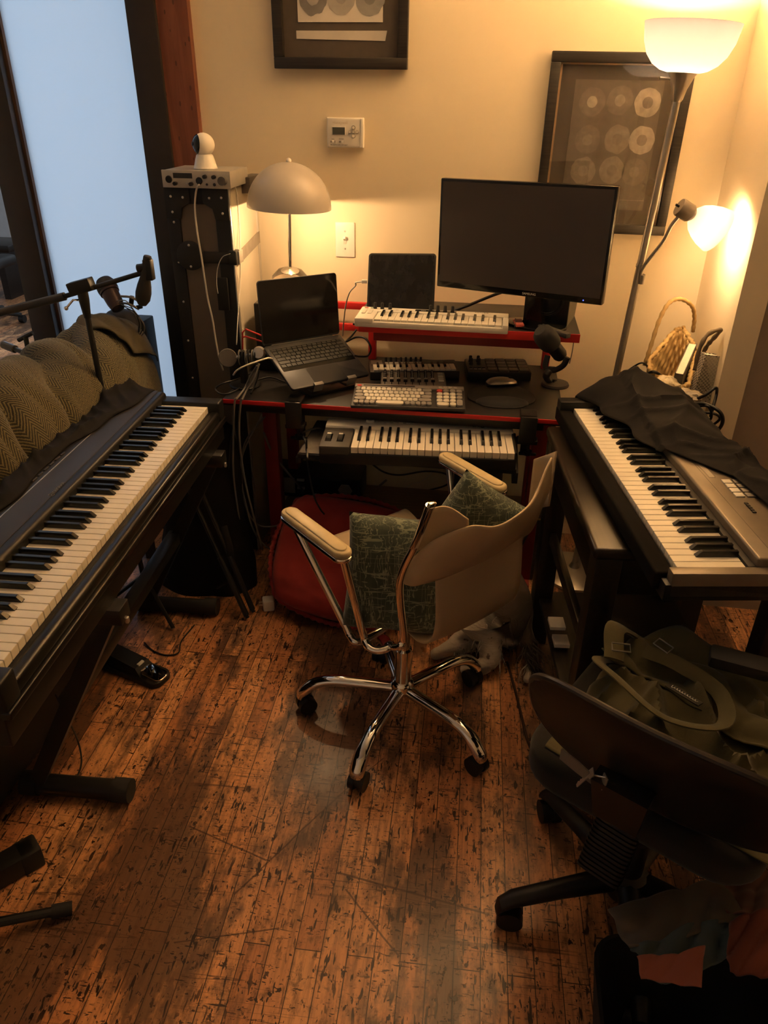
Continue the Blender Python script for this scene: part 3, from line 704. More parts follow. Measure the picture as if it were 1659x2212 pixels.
# ---------------------------------------------------------------- monitor
Mm = T(.071, 2.396, 1.238) @ Euler((R(88.735), R(-.876), R(-21.538)), 'XYZ').to_matrix().to_4x4()
t = thing('monitor', 'large black flat monitor, screen off, on desk shelf', 'monitor', M=T(.10, 2.50, SZ) @ RZ(-21.5))
MB(Mm).box(-.272, .272, -.1625, .1625, -.028, 0, .004).build('bezel', m_blackg, t, **W)
MB(Mm).box(-.263, .263, -.1435, .1535, -.004, .0006).build('screen', m_screenm, t, **W)
MB(Mm).box(-.10, .10, -.08, .10, -.055, -.026, .01).build('rear_housing', m_black, t, **W)
n0 = Mm @ V((.085, -.15, -.03))
MB(Mm).loft([[(.030, -.14, -.055), (.070, -.14, -.055), (.070, -.14, -.03), (.030, -.14, -.03)], [(.030, -.21, -.075), (.072, -.21, -.075), (.072, -.21, -.05), (.030, -.21, -.05)], [(.022, -.262, -.090), (.080, -.262, -.090), (.080, -.262, -.055), (.022, -.262, -.055)]]).build('stand_neck', m_blackg, t, **W)
bp = []
for i in range(40):
    a = 2*math.pi*i/40; bp.append((.05+.105*math.cos(a), .050+.065*math.sin(a)))
MB(T(*(Mm @ V((0, 0, -.03))).xy, 0) @ RZ(-21.5)).prism(bp, SZ, SZ+.009, .003).build('stand_base', m_blackg, t, **W)
text('SAMSUNG', .0095, Mm @ T(.045, -.153, .0008), m_legend, t, world=True, sx=1.0)
MB(Mm).sphere((.215, -.153, .0005), .0016).build('power_light', emit_mat('blue_led', (.05, .08, 1), 1.6), t, **W)

# ---------------------------------------------------------------- tablet
tp = [AY(797, 547, 2.56), AY(943, 547, 2.56), AY(937, 664, 2.49), AY(792, 661, 2.49)]
ux = (tp[1]-tp[0]+tp[2]-tp[3]); uy = (tp[0]-tp[3]+tp[1]-tp[2])
wt = ux.length/2; ht = uy.length/2; cen = (tp[0]+tp[1]+tp[2]+tp[3])/4
Mp = frame(cen, ux, uy)
bz = (Mp @ V((0, -ht/2-.02, 0)))
t = thing('tablet', 'black tablet with dark smudged screen propped behind the white synth', 'tablet', M=T(cen.x, bz.y, SZ))
def rrect(w, h, r, n=6):
    out = []
    for cx, cy, a0 in ((w-r, h-r, 0), (-w+r, h-r, 90), (-w+r, -h+r, 180), (w-r, -h+r, 270)):
        for i in range(n+1): out.append((cx+r*math.cos(R(a0+90*i/n)), cy+r*math.sin(R(a0+90*i/n))))
    return out
dn = .018
MB(Mp @ T(0, -dn/2, 0)).prism(rrect(wt/2, ht/2+dn/2, .011), -.007, 0, .0015).build('body', m_black, t, **W)
sm = bpy.data.materials.new('smudged_glass'); q = NT(sm); o_ = q.n('ShaderNodeTexCoord').outputs['Object']
q.b.inputs['Base Color'].default_value = (.011, .010, .009, 1); q.l(q.math('ADD', q.math('MULTIPLY', q.noise(q.scale(o_, (30, 30, 12)), 1, 6, .7), .5), .02), q.b.inputs['Roughness'])
MB(Mp @ T(0, -dn/2, 0)).prism(rrect(wt/2-.006, ht/2+dn/2-.006, .007), -.001, .0004).build('screen', sm, t, **W)
st = Mp @ V((0, 0, -.007)); MB().loft([[st+V((-.06, 0, .02)), st+V((.06, 0, .02)), st+V((.06, .006, .02)), st+V((-.06, .006, .02))], [V((st.x-.06, st.y+.09, SZ)), V((st.x+.06, st.y+.09, SZ)), V((st.x+.06, st.y+.096, SZ)), V((st.x-.06, st.y+.096, SZ))]]).build('prop_stand', m_black, t, **W)
lo = Mp @ V((0, -ht/2-dn, -.0035)); MB().box(lo.x-.07, lo.x+.07, lo.y-.012, lo.y+.012, SZ, lo.z, .001).build('prop_foot', m_black, t, **W)

# ---------------------------------------------------------------- white synth on the shelf
Mk = T(-.183, 2.401, .999) @ RZ(-.4)
t = thing('synth_keyboard', 'small white synth keyboard with black knobs on red shelf', 'synthesizer', M=T(-.183, 2.401, SZ) @ RZ(-.4))
w, d = .2425, .074; B = Mk
m_syn = mat('synth_white', (.70, .66, .58), .42, var=(10, .04))
MB(B).box(-w, w, -d, d, -.029, -.010, .004).box(-w, w, d-.052, d, -.02, 0, .003).box(-w, -w+.060, -d, d-.045, -.02, -.001, .003).box(w-.018, w, -d, d-.045, -.02, -.001, .003).build('case', m_syn, t, **W)
for x in (-.2, .2):
    for y in (-.05, .05): MB(B).cyl((x, y, -.031), (x, y, -.028), .008).build('rubber_foot', m_rubber, t, **W)
kx0 = -w+.062; ww = (2*w-.062-.020)/19
Bl = MATW[t].inverted() @ B
add_keys(t, Bl @ T(kx0, -d+.008, -.003), 0, 32, ww, .092, .054, .0100, .0075, wh=.014, gap=.0014)
kn = MB().lathe([(.0058, 0), (.0055, .003), (.0046, .004), (.0042, .0155), (.0034, .017)], 16); kn.bm.to_mesh(mkn := bpy.data.meshes.new('knob')); kn.bm.free(); mkn.materials.append(m_blackm)
for p in mkn.polygons: p.use_smooth = True
for x in (-.196, -.172, -.146, -.012, .012, .036, .060): inst('knob', mkn, t, Bl @ T(x, d-.020, 0) @ Matrix.Diagonal((1.15, 1.15, 1.15, 1)))
MB(B).box(-.062, .073, d-.030, d-.010, -.001, .0006).build('display_strip', m_blackg, t, **W)
for i, x in enumerate((-.125, -.107, -.094, -.081)): MB(B).box(x, x+.010, d-.030, d-.020, 0, .0015, .0005).build('button', m_offw, t, **W)
for x in (-.225, -.205): MB(B).box(x-.006, x+.006, -.012, .052, -.0005, .0008, .0003).build('touch_strip', mat('touch_strip_white', (.62, .58, .50), .4), t, **W)
for x, c in ((-.225, m_red), (-.205, mat('green_button', (.12, .30, .18), .5))): MB(B).box(x-.006, x+.006, .055, .060, 0, .0016, .0005).build('button', c, t, **W)
text('ARTURIA', .0088, B @ T(.155, d-.012, .0002), m_dgrey, t, world=True, sx=1.25)
text('KeyStep', .005, B @ T(-.035, d-.020, .0008), m_legend, t, world=True)

# ---------------------------------------------------------------- speakers
def speaker(label, x0, x1, y0, y1, z0, z1, rz=0, cham=.05):
    cx, cy = (x0+x1)/2, (y0+y1)/2; w, d, h = (x1-x0)/2, (y1-y0)/2, z1-z0
    t = thing('studio_speaker', label, 'speaker', (cx, cy, z0), rz, 'speakers on the desk')
    MB().prism([(-d, 0), (d, 0), (d+.03, h*.30), (d+.03, h), (-d, h)], -w, w, M=Matrix(((0, 0, 1, 0), (1, 0, 0, 0), (0, 1, 0, 0), (0, 0, 0, 1)))).build('cabinet', mat('speaker_side', (.10, .085, .07), .5), t)
    MB().box(-w-.002, w+.002, -d-.012, -d, 0, h, .004).build('front_baffle', m_black, t)
    r = w*.78
    Mc = T(0, -d-.012, h*.40) @ RX(90)
    c = MB(Mc).lathe([(r, 0), (r*.98, .004), (r*.90, .005), (r*.86, .001), (r*.80, .003), (r*.74, -.002), (r*.34, -.016)], 36, cap=False).build('woofer', m_blackm, t); MATW[c] = MATW[t]
    MB(Mc).lathe([(r*.36, -.016), (r*.30, -.008), (r*.16, -.003), (.0005, -.001)], 24).build('dust_cap', m_blackg, c)
    tw = MB(T(0, -d-.012, h*.80) @ RX(90)).lathe([(w*.42, .0), (w*.40, .003), (w*.2, -.006)], 28, cap=False).build('tweeter', m_blackm, t); MATW[tw] = MATW[t]
    MB(T(0, -d-.012, h*.80)).sphere((0, .002, 0), w*.18).build('dome', m_blackg, tw)
    return t
p0 = AY(1150, 718, 2.50)
speaker('small black studio speaker half hidden behind the monitor on the red-edged shelf', .128, .268, 2.47, 2.62, SZ, SZ+.21, -14)
p1_ = AY(544, 659, 2.5)
speaker('small dark speaker behind the laptop, under the white dome lamp', p1_.x, p1_.x+.185, 2.535, 2.70, DZ, p1_.z, 0)

# ---------------------------------------------------------------- toys and small things on the shelf
def toycar(label, px, py, rz, body, roof, bumper):
    p = AZ(px, py, SZ); t = thing('toy_car', label, 'toy car', (p.x, p.y, SZ), rz, 'toy cars on the shelf')
    MB().loft([[(-.026, -.012, .006), (.026, -.012, .006), (.026, .012, .006), (-.026, .012, .006)], [(-.028, -.0135, .013), (.028, -.0135, .013), (.028, .0135, .013), (-.028, .0135, .013)], [(-.025, -.012, .018), (.024, -.012, .017), (.024, .012, .017), (-.025, .012, .018)]]).build('body', body, t)
    MB().loft([[(-.016, -.0115, .017), (.012, -.0115, .017), (.012, .0115, .017), (-.016, .0115, .017)], [(-.011, -.009, .026), (.004, -.009, .026), (.004, .009, .026), (-.011, .009, .026)]]).build('cabin', roof, t)
    MB().box(-.029, .029, -.011, .011, .007, .010, .001).build('bumper', bumper, t)
    for x in (-.016, .016):
        for y in (-.0125, .0125): MB().cyl((x, y-.002, .006), (x, y+.002, .006), .006, seg=14).build('wheel', m_black, t)
m_pink = mat('pink_toy_paint', (.75, .16, .13), .35)
toycar('tiny pink toy car on the shelf right of white synth', 1119, 706, -80, m_pink, mat('toy_window', (.10, .05, .05), .15), m_pink)
toycar('tiny black and white toy car next to pink toy car', 1148, 703, -35, m_blackg, m_white, m_white)
a, b = AZ(1160, 702, SZ+.008), AZ(1228, 726, SZ+.008)
MB(frame((a+b)/2, b-a, (0, 1, 0))).box(-(b-a).length/2, (b-a).length/2, -.010, .010, -.008, .008, .003).build('remote_control', m_dgrey, label='slim dark remote lying along the shelf edge behind microphone', cat='remote')

# ---------------------------------------------------------------- laptop on its stand
Ml = T(-.63, 2.457, .879) @ Matrix.Rotation(R(44.035), 4, 'Z') @ Matrix.Rotation(R(1.148), 4, 'Y') @ Matrix.Rotation(R(26.122), 4, 'X')
lc = Ml @ V((0, -.10, 0))
t = thing('laptop', 'open dark laptop with black screen raised on a stand', 'laptop', M=T(lc.x, lc.y, DZ) @ RZ(44))
MB(Ml @ T(0, -.106, 0)).prism(rrect(.152, .106, .011), -.011, 0, .003).build('base', m_mid, t, **W)
hng = Ml @ RX(180-122.265)
hng = Ml @ Matrix.Rotation(R(180-122.265), 4, 'X')
# lid: local y runs up the lid from the hinge, z = out of the screen side
Mlid = Ml @ Matrix.Rotation(R(122.265-180), 4, 'X')
Mlid = Ml @ frame((0, 0, 0), (1, 0, 0), (0, -math.cos(R(122.265)), math.sin(R(122.265))))
MB(Mlid @ T(0, .105, 0)).prism(rrect(.152, .104, .011), -.0065, -.0005, .002).build('lid', m_mid, t, **W)
MB(Mlid @ T(0, .107, 0)).prism(rrect(.149, .100, .009), -.001, .0002).build('screen', m_screen, t, **W)
MB(Ml).cyl((-.12, .001, -.004), (.12, .001, -.004), .005).build('hinge', m_black, t, **W)
kb = MB(Ml).box(-.141, .141, -.1295, -.022, -.0005, .0005).build('keyboard_well', m_blackg, t, **W)
lay = [14, 14, 13, 12]
kw = .0192
for r_, nk in enumerate(lay):
    y1 = -.0352-r_*.0158; extra = .280-.004-(nk)*kw; x = -.138
    for k in range(nk):
        wk = kw
        if nk == 14 and r_ == 0 and k == 13: wk = kw+extra
        elif r_ > 0 and k in (0, nk-1): wk = kw+extra/2
        MB(Ml).box(x+.0014, x+wk-.0014, y1-.0134, y1, .0005, .0020, .0005, 1).build('key', m_keycap, kb, **W); x += wk
for k in range(14): MB(Ml).box(-.138+k*.0197+.0014, -.138+(k+1)*.0197-.0014, -.0332, -.0245, .0005, .0020, .0004, 1).build('key', m_keycap, kb, **W)
x = -.138
for wk in (kw, kw, kw, kw*1.2, kw*5, kw*1.2, kw, kw, kw, kw): MB(Ml).box(x+.0014, x+wk-.0014, -.1120, -.0985, .0005, .0020, .0004, 1).build('key', m_keycap, kb, **W); x += wk
MB(Ml @ T(0, -.1715, 0)).prism(rrect(.062, .0385, .004), -.001, .0004).build('trackpad', mat('trackpad', (.036, .037, .042), .28, .4), t, **W)
# aluminium stand with two front hooks
s0 = lc
t = thing('laptop_stand', 'grey metal folding stand holding up the dark laptop', 'laptop stand', M=T(lc.x, lc.y, DZ) @ RZ(44))
for sx in (-.055, .075):
    arm = [Ml @ V((sx, -.03, -.016)), Ml @ V((sx, -.217, -.016))]
    MB().tube(arm, .008, 8, smooth=False).build('support_arm', m_grey, t, **W)
    MB(Ml @ T(sx, -.2155, 0)).box(-.017, .017, -.0035, .0, -.024, .007, .0015).box(-.017, .017, -.002, .010, .003, .007, .0015).build('front_hook', m_grey, t, **W)
    p = Ml @ V((sx, -.19, -.018)); q_ = Ml @ V((sx, -.05, -.018))
    MB().tube([q_, V((p.x*.4+q_.x*.6, p.y*.4+q_.y*.6, DZ+.008)), V((p.x, p.y, DZ+.008))], .007, 8, smooth=False).build('strut', m_black, t, **W)
p = Ml @ V((.01, -.16, 0)); MB(T(p.x, p.y, DZ) @ RZ(44)).box(-.09, .09, -.03, .045, 0, .010, .003).build('base_plate', m_black, t, **W)

# ---------------------------------------------------------------- mini keyboard, pad controller, mixer controller
def slab4(pts, z0, z1): return MB().loft([[V((p.x, p.y, z0)) for p in pts], [V((p.x, p.y, z1)) for p in pts]])
zk = DZ+.036
K0, K1 = AZ(802, 799, zk), AZ(991, 797, zk); KB = AZ(808, 758, zk)
Mq = frame(K0, K1-K0, KB-K0); wq = (K1-K0).length; dq = .125
t = thing('mini_keyboard', 'small black mini keyboard with white keys and pads behind mixer', 'mini keyboard', M=frame((K0.x, K0.y, DZ), K1-K0, KB-K0))
MB(Mq).box(-.004, wq+.004, -.004, dq, -.036, -.006, .003).build('case', m_dgrey, t, **W)
ww = (wq-.016)/15
add_keys(t, MATW[t].inverted() @ Mq @ T(.008, 0, 0), 0, 25, ww, .062, .036, .0085, .007, wh=.012)
m_padw = mat('translucent_pad', (.42, .39, .34), .5)
for i in range(8): MB(Mq).box(.050+i*.0182, .050+i*.0182+.0155, .070, .090, -.006, -.001, .0015).build('drum_pad', m_padw, t, **W)
for i in range(8): inst('knob', mkn, t, MATW[t].inverted() @ Mq @ T(.058+i*.0182, .104, -.006))
MB(Mq).box(.004, .044, .070, .118, -.006, -.003, .001).build('joystick_panel', mat('smoked_plastic', (.20, .18, .16), .3), t, **W)
MB(Mq).box(wq-.052, wq-.004, .070, .118, -.006, -.004, .001).build('button_panel', m_black, t, **W)

zp = DZ+.032
P0, P1, P2 = AZ(1011, 803, zp), AZ(1149, 805, zp), AZ(1012, 766, zp)
Mq = frame(P0, P1-P0, P2-P0); wq = (P1-P0).length; dq = .15
t = thing('pad_controller', 'black drum pad controller with sixteen pads beside the microphone', 'pad controller', M=frame((P0.x, P0.y, DZ), P1-P0, P2-P0))
MB(Mq).box(0, wq, 0, dq, -.032, 0, .004).build('case', m_black, t, **W)
m_padb = mat('rubber_pad', (.075, .066, .058), .5)
for i in range(4):
    for j in range(4): MB(Mq).box(.072+i*.037, .072+i*.037+.033, .008+j*.034, .008+j*.034+.030, -.001, .005, .002).build('drum_pad', m_padb, t, **W)
for y in (.115, .085): 
    for x in (.018, .046): inst('knob', mkn, t, MATW[t].inverted() @ Mq @ T(x, y, 0) @ Matrix.Diagonal((1.3, 1.3, 1.3, 1)))
for i in range(4): MB(Mq).box(.008+i*.015, .008+i*.015+.011, .020, .030, 0, .003, .001).build('button', m_grey, t, **W)
for i in range(4): MB(Mq).box(.008+i*.015, .008+i*.015+.011, .044, .054, 0, .003, .001).build('button', m_dgrey, t, **W)

zm = DZ+.028
P0, P1, P2 = AZ(822, 834, zm), AZ(966, 836, zm), AZ(834, 793, zm)
Mq = frame(P0, P1-P0, P2-P0); wq = (P1-P0).length; dq = .15
t = thing('midi_mixer', 'compact grey fader controller with rows of knobs behind white keyboard', 'mixer', M=frame((P0.x, P0.y, DZ), P1-P0, P2-P0))
MB(Mq).box(0, wq, 0, dq, -.028, 0, .003).build('case', m_dgrey, t, **W)
MB(Mq).box(.003, wq-.003, .003, dq-.003, 0, .0006).build('face_plate', mat('mixer_face', (.17, .155, .135), .5, var=(60, .3)), t, **W)
wk_ = mat('pale_knob', (.55, .52, .46), .5)
for i in range(8):
    x = .014+i*(wq-.05)/7.4
    for j, y in enumerate((.134, .112, .092)):
        k = inst('knob', mkn, t, MATW[t].inverted() @ Mq @ T(x, y, 0) @ Matrix.Diagonal((.95, .95, .8, 1)))
        MB(Mq).box(x-.0012, x+.0012, y-.0065, y-.001, .0005, .0142).build('pointer', wk_, t, **W)
    for y in (.068, .078): MB(Mq).box(x-.006, x+.006, y-.0035, y+.0035, 0, .003, .001).build('mute_button', wk_, t, **W)
    MB(Mq).box(x-.0012, x+.0012, .006, .058, .0005, .0008).build('fader_slot', m_blackg, t, **W)
    MB(Mq).box(x-.0065, x+.0065, .044-.012*(i % 2)*.3, .053-.012*(i % 2)*.3, .0006, .009, .001).build('fader_cap', m_black, t, **W)
for j in range(5): MB(Mq).box(wq-.026, wq-.008, .05+j*.019, .05+j*.019+.009, 0, .004, .001).build('mode_button', m_offw, t, **W)

# ---------------------------------------------------------------- white computer keyboard
zk = DZ+.026
P0, P1 = AZ(757, 874, DZ+.020), AZ(1006, 882, DZ+.020)
q0, q1 = AZ(769, 829, DZ+.033), AZ(1005, 837, DZ+.033)
Mq = frame(P0, P1-P0, (q0-P0+q1-P1)); wq = (P1-P0).length; dq = ((q0-P0).length+(q1-P1).length)/2
t = thing('computer_keyboard', 'white-keyed computer keyboard with round keys and red escape key', 'keyboard', M=frame((P0.x, P0.y, DZ), P1-P0, q0-P0))
MB(Mq).box(0, wq, 0, dq, -.014, -.002, .004).build('case', mat('slate_plastic', (.045, .042, .042), .5), t, **W)
MB(Mq).box(.002, wq-.002, dq-.026, dq-.002, -.004, .004, .002).build('rear_bar', mat('warm_grey_plastic', (.36, .32, .28), .5), t, **W)
MB(Mq).box(.030, wq*.55, dq-.020, dq-.010, .0035, .0046, .0005).build('device_slot', m_dgrey, t, **W)
m_kg = mat('grey_keycap', (.33, .30, .265), .5, var=(30, .06)); m_kw = mat('cream_keycap', (.74, .69, .58), .45, var=(30, .05))
def rkey(x, y, w, h, mt):
    r = min(w, h)*.48
    m = MB(Mq @ T(x+w/2, y+h/2, 0)); m.prism(rrect(w/2*.93, h/2*.90, r*.86, 4), -.002, .006, .0016); m.build('key', mt, t, **W)
u = (wq*.715-.010)/15; hh_ = (dq-.036)/5
rows = [[(1, 'g')]+[(1, 'w')]*12+[(2, 'g')], [(1.5, 'g')]+[(1, 'w')]*12+[(1.5, 'g')], [(1.8, 'g')]+[(1, 'w')]*11+[(2.2, 'g')], [(2.3, 'g')]+[(1, 'w')]*10+[(2.7, 'g')], [(1, 'g')]*4+[(5.5, 'w')]+[(1, 'g')]*5]
for r_, row in enumerate(rows):
    x = .007; y = .006+(4-r_)*hh_
    sc = 15/sum(k[0] for k in row)
    for wk, c in row: rkey(x, y, wk*u*sc, hh_, m_kw if c == 'w' else m_kg); x += wk*u*sc
x0 = wq*.745; un = (wq-x0-.008)/4
for r_ in range(5):
    y = .006+(4-r_)*hh_
    if r_ == 4: rkey(x0, y, un*2, hh_, m_kw); rkey(x0+2*un, y, un, hh_, m_kw); continue
    for k in range(4):
        if k == 3 and r_ >= 3: continue
        rkey(x0+k*un, y, un, hh_, m_redpl if (r_ == 0 and k == 0) else (m_kg if (k == 3 or r_ == 0) else m_kw))
rkey(x0+3*un, .006, un, 2*hh_, m_kg)
rkey(.008, dq-.024, .017, .012, m_redpl)
for k in range(4): rkey(x0+.006+k*.0165, dq-.020, .014, .008, m_kw)

# ---------------------------------------------------------------- mouse and mouse pad
mp = []
pc = AZ(1083, 857, DZ+.004)
for i in range(72):
    a = 2*math.pi*i/72; c, s_ = math.cos(a), math.sin(a)
    r = 1/((abs(c)/.112)**2.3+(abs(s_)/(.118 if s_ > 0 else .100))**2.3)**(1/2.3)
    if s_ < 0: r *= 1-.10*math.exp(-((a-3.75)/.25)**2)-.10*math.exp(-((a-5.67)/.25)**2)
    mp.append((r*c, r*s_))
t = thing('mouse_pad', 'black mouse pad with padded wrist rest right of white keyboard', 'mouse pad', (pc.x, pc.y, DZ), 3)
MB().prism(mp, 0, .004, .001).build('pad', m_rubber, t)
wr = MB()
def wrf(u, v):
    a = math.pi*(1+u); x = .082*math.cos(a); y0 = -.042; y = y0+(v-.5)*(.075)*abs(math.sin(a))**.6-.012
    return (x, y, .0042+.017*math.sin(math.pi*v)**.6*abs(math.sin(a))**.5)
wr.grid(lambda u, v: (-.085+.17*u, -.052+(v-.5)*.075*math.sin(math.pi*min(max(u, .02), .98))**.35, .0042+.017*(math.sin(math.pi*v)*math.sin(math.pi*u))**.45 if 0 < u < 1 and 0 < v < 1 else .004), 28, 14)
wr.build('wrist_rest', m_rubber, t, sharp=180)
pm = AZ(1083, 828, DZ+.010)
t = thing('computer_mouse', 'silver and black mouse on the far edge of black mouse pad', 'mouse', (pm.x, pm.y, DZ+.004), -70)
def mouse(scx, zb, zt, mt, nm, y0=-1, y1=1):
    m = MB(); rings = []
    for i in range(17):
        a = -math.pi/2+math.pi*i/16; y = .054*math.sin(a); w = .031*max(.02, math.cos(a))**.5; h = .026*max(.02, math.cos(a*.98))**.6*(1-.12*y/.054)
        rings.append([(scx*w*math.cos(2*math.pi*k/20), y, max(zb, min(zt, h*.5+h*.55*math.sin(2*math.pi*k/20)))) for k in range(20)])
    m.loft(rings).build(nm, mt, t, sharp=60)
mouse(1, 0, .012, m_blackm, 'lower_body'); mouse(.97, .012, .04, mat('mouse_silver', (.40, .37, .33), .3, .7), 'top_shell')
MB().cyl((-.002, .030, .0245), (.002, .030, .0245), .005).build('scroll_wheel', m_rubber, t)

# ---------------------------------------------------------------- desk microphone
mbp = AZ(1199, 830, DZ+.004)
t = thing('desk_microphone', 'black podcast microphone with foam windscreen on round desk stand', 'microphone', (mbp.x, mbp.y, DZ))
MB(T(mbp.x, mbp.y, DZ)).lathe([(.047, 0), (.048, .004), (.045, .010), (.012, .013)], 40).build('stand_base', m_dgrey, t, **W)
yk = mbp.y-.02
yk = 2.325
h0, h1 = AY(1174, 722, yk-.03), AY(1214, 772, yk+.005)
axm = (h1-h0).normalized()
Mh = aim(h0, axm)
prof = [(.002, -.022), (.020, -.020), (.030, -.010), (.034, .004), (.0345, .030), (.032, .046), (.028, .054)]
MB(Mh).lathe(prof, 32).build('windscreen', m_rubber, t, **W)
bd = MB(Mh).lathe([(.022, .05), (.0225, .056), (.0225, .098), (.018, .108), (.006, .110)], 28).build('mic_body', m_black, t, **W)
for i in range(4): MB(Mh).cyl(V((-.0, -.0, 0))+V((.019*math.cos(1.1), .019*math.sin(1.1), .06+i*.010)), V((.027*math.cos(1.1), .027*math.sin(1.1), .06+i*.010)), .0032, seg=10).build('button', m_black, bd, **W)
yc_ = AY(1172, 782, yk-.01); b0 = V((mbp.x-.012, mbp.y, DZ+.010))
yoke = [AY(1226, 772, yk-.015), AY(1216, 790, yk-.012), AY(1195, 800, yk-.008), AY(1178, 793, yk-.004), AY(1183, 768, yk)]
MB().tube(yoke, .006, 10, flat=1.6).build('yoke', m_black, t, **W)
MB().tube([AY(1188, 799, yk-.006), AY(1180, 812, yk+.004), b0+V((-.01, 0, .006)), b0+V((.012, 0, .001))], .010, 12, flat=1.2).build('stem', m_black, t, **W)

# ---------------------------------------------------------------- table lamp
YT = 2.60
sp = p1_.z
tp_, rm = AY(626, 350, YT), (AY(537, 445, YT)+AY(714, 453, YT))/2
rr = (AY(714, 453, YT)-AY(537, 445, YT)).length/2
axl = (tp_-rm).normalized(); axl = V((axl.x*.6, 0, axl.z)).normalized()
Mb = aim(rm, axl, (0, 1, 0))
Lb = (rm.z-sp)/axl.z
t = thing('table_lamp', 'white metal dome table lamp with chrome stem and clear glass globe base', 'table lamp', tuple(rm-axl*Lb))
hd_ = (tp_-rm).length
prof = [(rr*math.cos(a), hd_*math.sin(a)) for a in [math.pi/2*i/16 for i in range(16)]]+[(.004, hd_)]
inn = [(max(.003, r-.003), z-.003 if z > .003 else z) for r, z in prof[::-1]]
MB(Mb).lathe(prof+inn, 56).build('dome_shade', mat('cream_enamel', (.50, .46, .41), .28, var=(6, .06)), t, **W)
MB(Mb).sphere((0, 0, hd_+.004), .0085).build('finial', m_white, t, **W)
MB(Mb).lathe([(.0065, -Lb+.11), (.0065, hd_-.03)], 16).build('stem', m_chrome, t, **W)
MB(Mb).lathe([(.013, .03), (.016, .075)], 16).build('bulb_socket', m_white, t, **W)
MB(Mb).sphere((.035, -.03, .034), .026).build('bulb', m_bulb, t, **W)
m_glass = mat('clear_glass', (1, .97, .92), .02, trans=1, ior=1.45, var=False)
MB(Mb).lathe([(.03, -Lb+.002), (.058, -Lb+.02), (.068, -Lb+.05), (.062, -Lb+.082), (.040, -Lb+.105), (.012, -Lb+.113)], 40).build('glass_base', m_glass, t, **W)
MB(Mb).lathe([(.024, -Lb+.085), (.026, -Lb+.088), (.02, -Lb+.094), (.008, -Lb+.10)], 24).build('inner_disc', m_silver, t, **W)
lamp('table_lamp_light', 'POINT', Mb @ V((.03, -.055, -.0)), P_DESK, WARM, .025)

# ---------------------------------------------------------------- clamp-on keyboard tray
yt0, yt1 = 2.112, 2.40
TZ = AY(880, 1000, yt0).z
trl, trr = AY(642, 986, yt0), AY(1117, 1008, yt0)
TZ = (trl.z+trr.z)/2
t = thing('keyboard_tray', 'black clamp-on tray hanging under the front of the desk', 'keyboard tray', ((trl.x+trr.x)/2, (yt0+yt1)/2, TZ-.02))
MB().box(trl.x, trr.x, yt0, yt1, TZ-.018, TZ, .003).build('tray_board', m_blackm, t, **W)
MB().box(trl.x-.006, trl.x+.012, yt0, yt1, TZ-.034, TZ-.012, .002).box(trr.x-.012, trr.x+.006, yt0, yt1, TZ-.05, TZ-.012, .002).build('slide_rail', m_bsteel, t, **W)
MB().box(trl.x+.005, trl.x+.13, yt0+.004, yt1-.01, TZ, TZ+.004, .002).build('foam_mat', mat('grey_foam', (.20, .18, .16), .9, bump=(120, .5)), t, **W)
for px, pyt in ((636, 867), (1143, 900)):
    c = AZ(px, pyt, DZ+.006)
    x = c.x
    cl_ = MB().box(x-.026, x+.026, DY-.020, DY+.052, DZ, DZ+.012, .003).box(x-.026, x+.026, DY-.024, DY-.006, DZ-.075, DZ+.012, .003).box(x-.03, x+.034, DY-.020, DY+.02, DZ-.082, DZ-.068, .003).build('clamp', m_black, t, **W)
    MB().cyl((x+.008, DY+.008, DZ-.115), (x+.008, DY+.008, DZ-.024), .005).build('clamp_screw', m_bsteel, cl_, **W)
    MB().cyl((x+.008, DY+.008, DZ-.128), (x+.008, DY+.008, DZ-.114), .012, .015, 8).box(x-.020, x+.036, DY+.003, DY+.013, DZ-.130, DZ-.120, .003).build('clamp_knob', m_black, cl_, **W)
    xs = trl.x if px < 900 else trr.x
    MB().box(x-.012, x+.012, DY+.06, DY+.085, TZ-.02, DZ-.022, .002).build('hanger', m_bsteel, t, **W)
# white keyboard on the tray
iz = TZ+.058
P0, P1 = AZ(757, 966, iz), AZ(1113, 980, iz)
Mq = frame(P0, P1-P0, (0, 1, 0)); kwid = (P1-P0).length
P2 = AZ(708, 957, iz); lw = .098
Q0 = AZ(729, 906, iz+.004); dq = (Q0-AZ(708, 957, iz)).length
t = thing('midi_keyboard', 'white three-octave keyboard with black front on the tray under desk', 'midi keyboard', M=frame((P0.x, P0.y, TZ), P1-P0, (0, 1, 0)))
D = .21
MB(Mq).box(-lw, kwid+.006, -.004, D, -.058, -.020, .004).build('case', m_black, t, **W)
MB(Mq).box(-lw, -.003, -.004, D-.055, -.03, .002, .004).build('wheel_panel', m_dgrey, t, **W)
MB(Mq).box(-lw, kwid+.006, .143, D, -.03, .010, .005).build('top_panel', m_white, t, **W)
MB(Mq).box(kwid, kwid+.006, -.004, .15, -.03, .004, .002).build('end_cheek', m_black, t, **W)
add_keys(t, MATW[t].inverted() @ Mq, 0, 37, kwid/22, .142, .092, .011, .0125)
for x in (-.075, -.038):
    wl_ = MB(Mq).box(x-.010, x+.010, .035, .092, .0015, .003).build('wheel_slot', m_blackg, t, **W)
    MB(Mq).cyl((x-.007, .064, -.010), (x+.007, .064, -.010), .022, seg=24).build('wheel', m_rubber, wl_, **W)
    MB(Mq).box(x-.0065, x+.0065, .070, .080, .006, .0125, .001).build('wheel_grip', m_offw, wl_, **W)
MB(Mq @ T(.045, D-.022, .010)).lathe([(.014, 0), (.013, .005), (.011, .007)], 24).build('volume_knob', m_white, t, **W)
for x in (.075, .098, .121, .140, .163, .180): MB(Mq).box(x, x+.013, D-.030, D-.020, .010, .0125, .001).build('button', m_offw, t, **W)
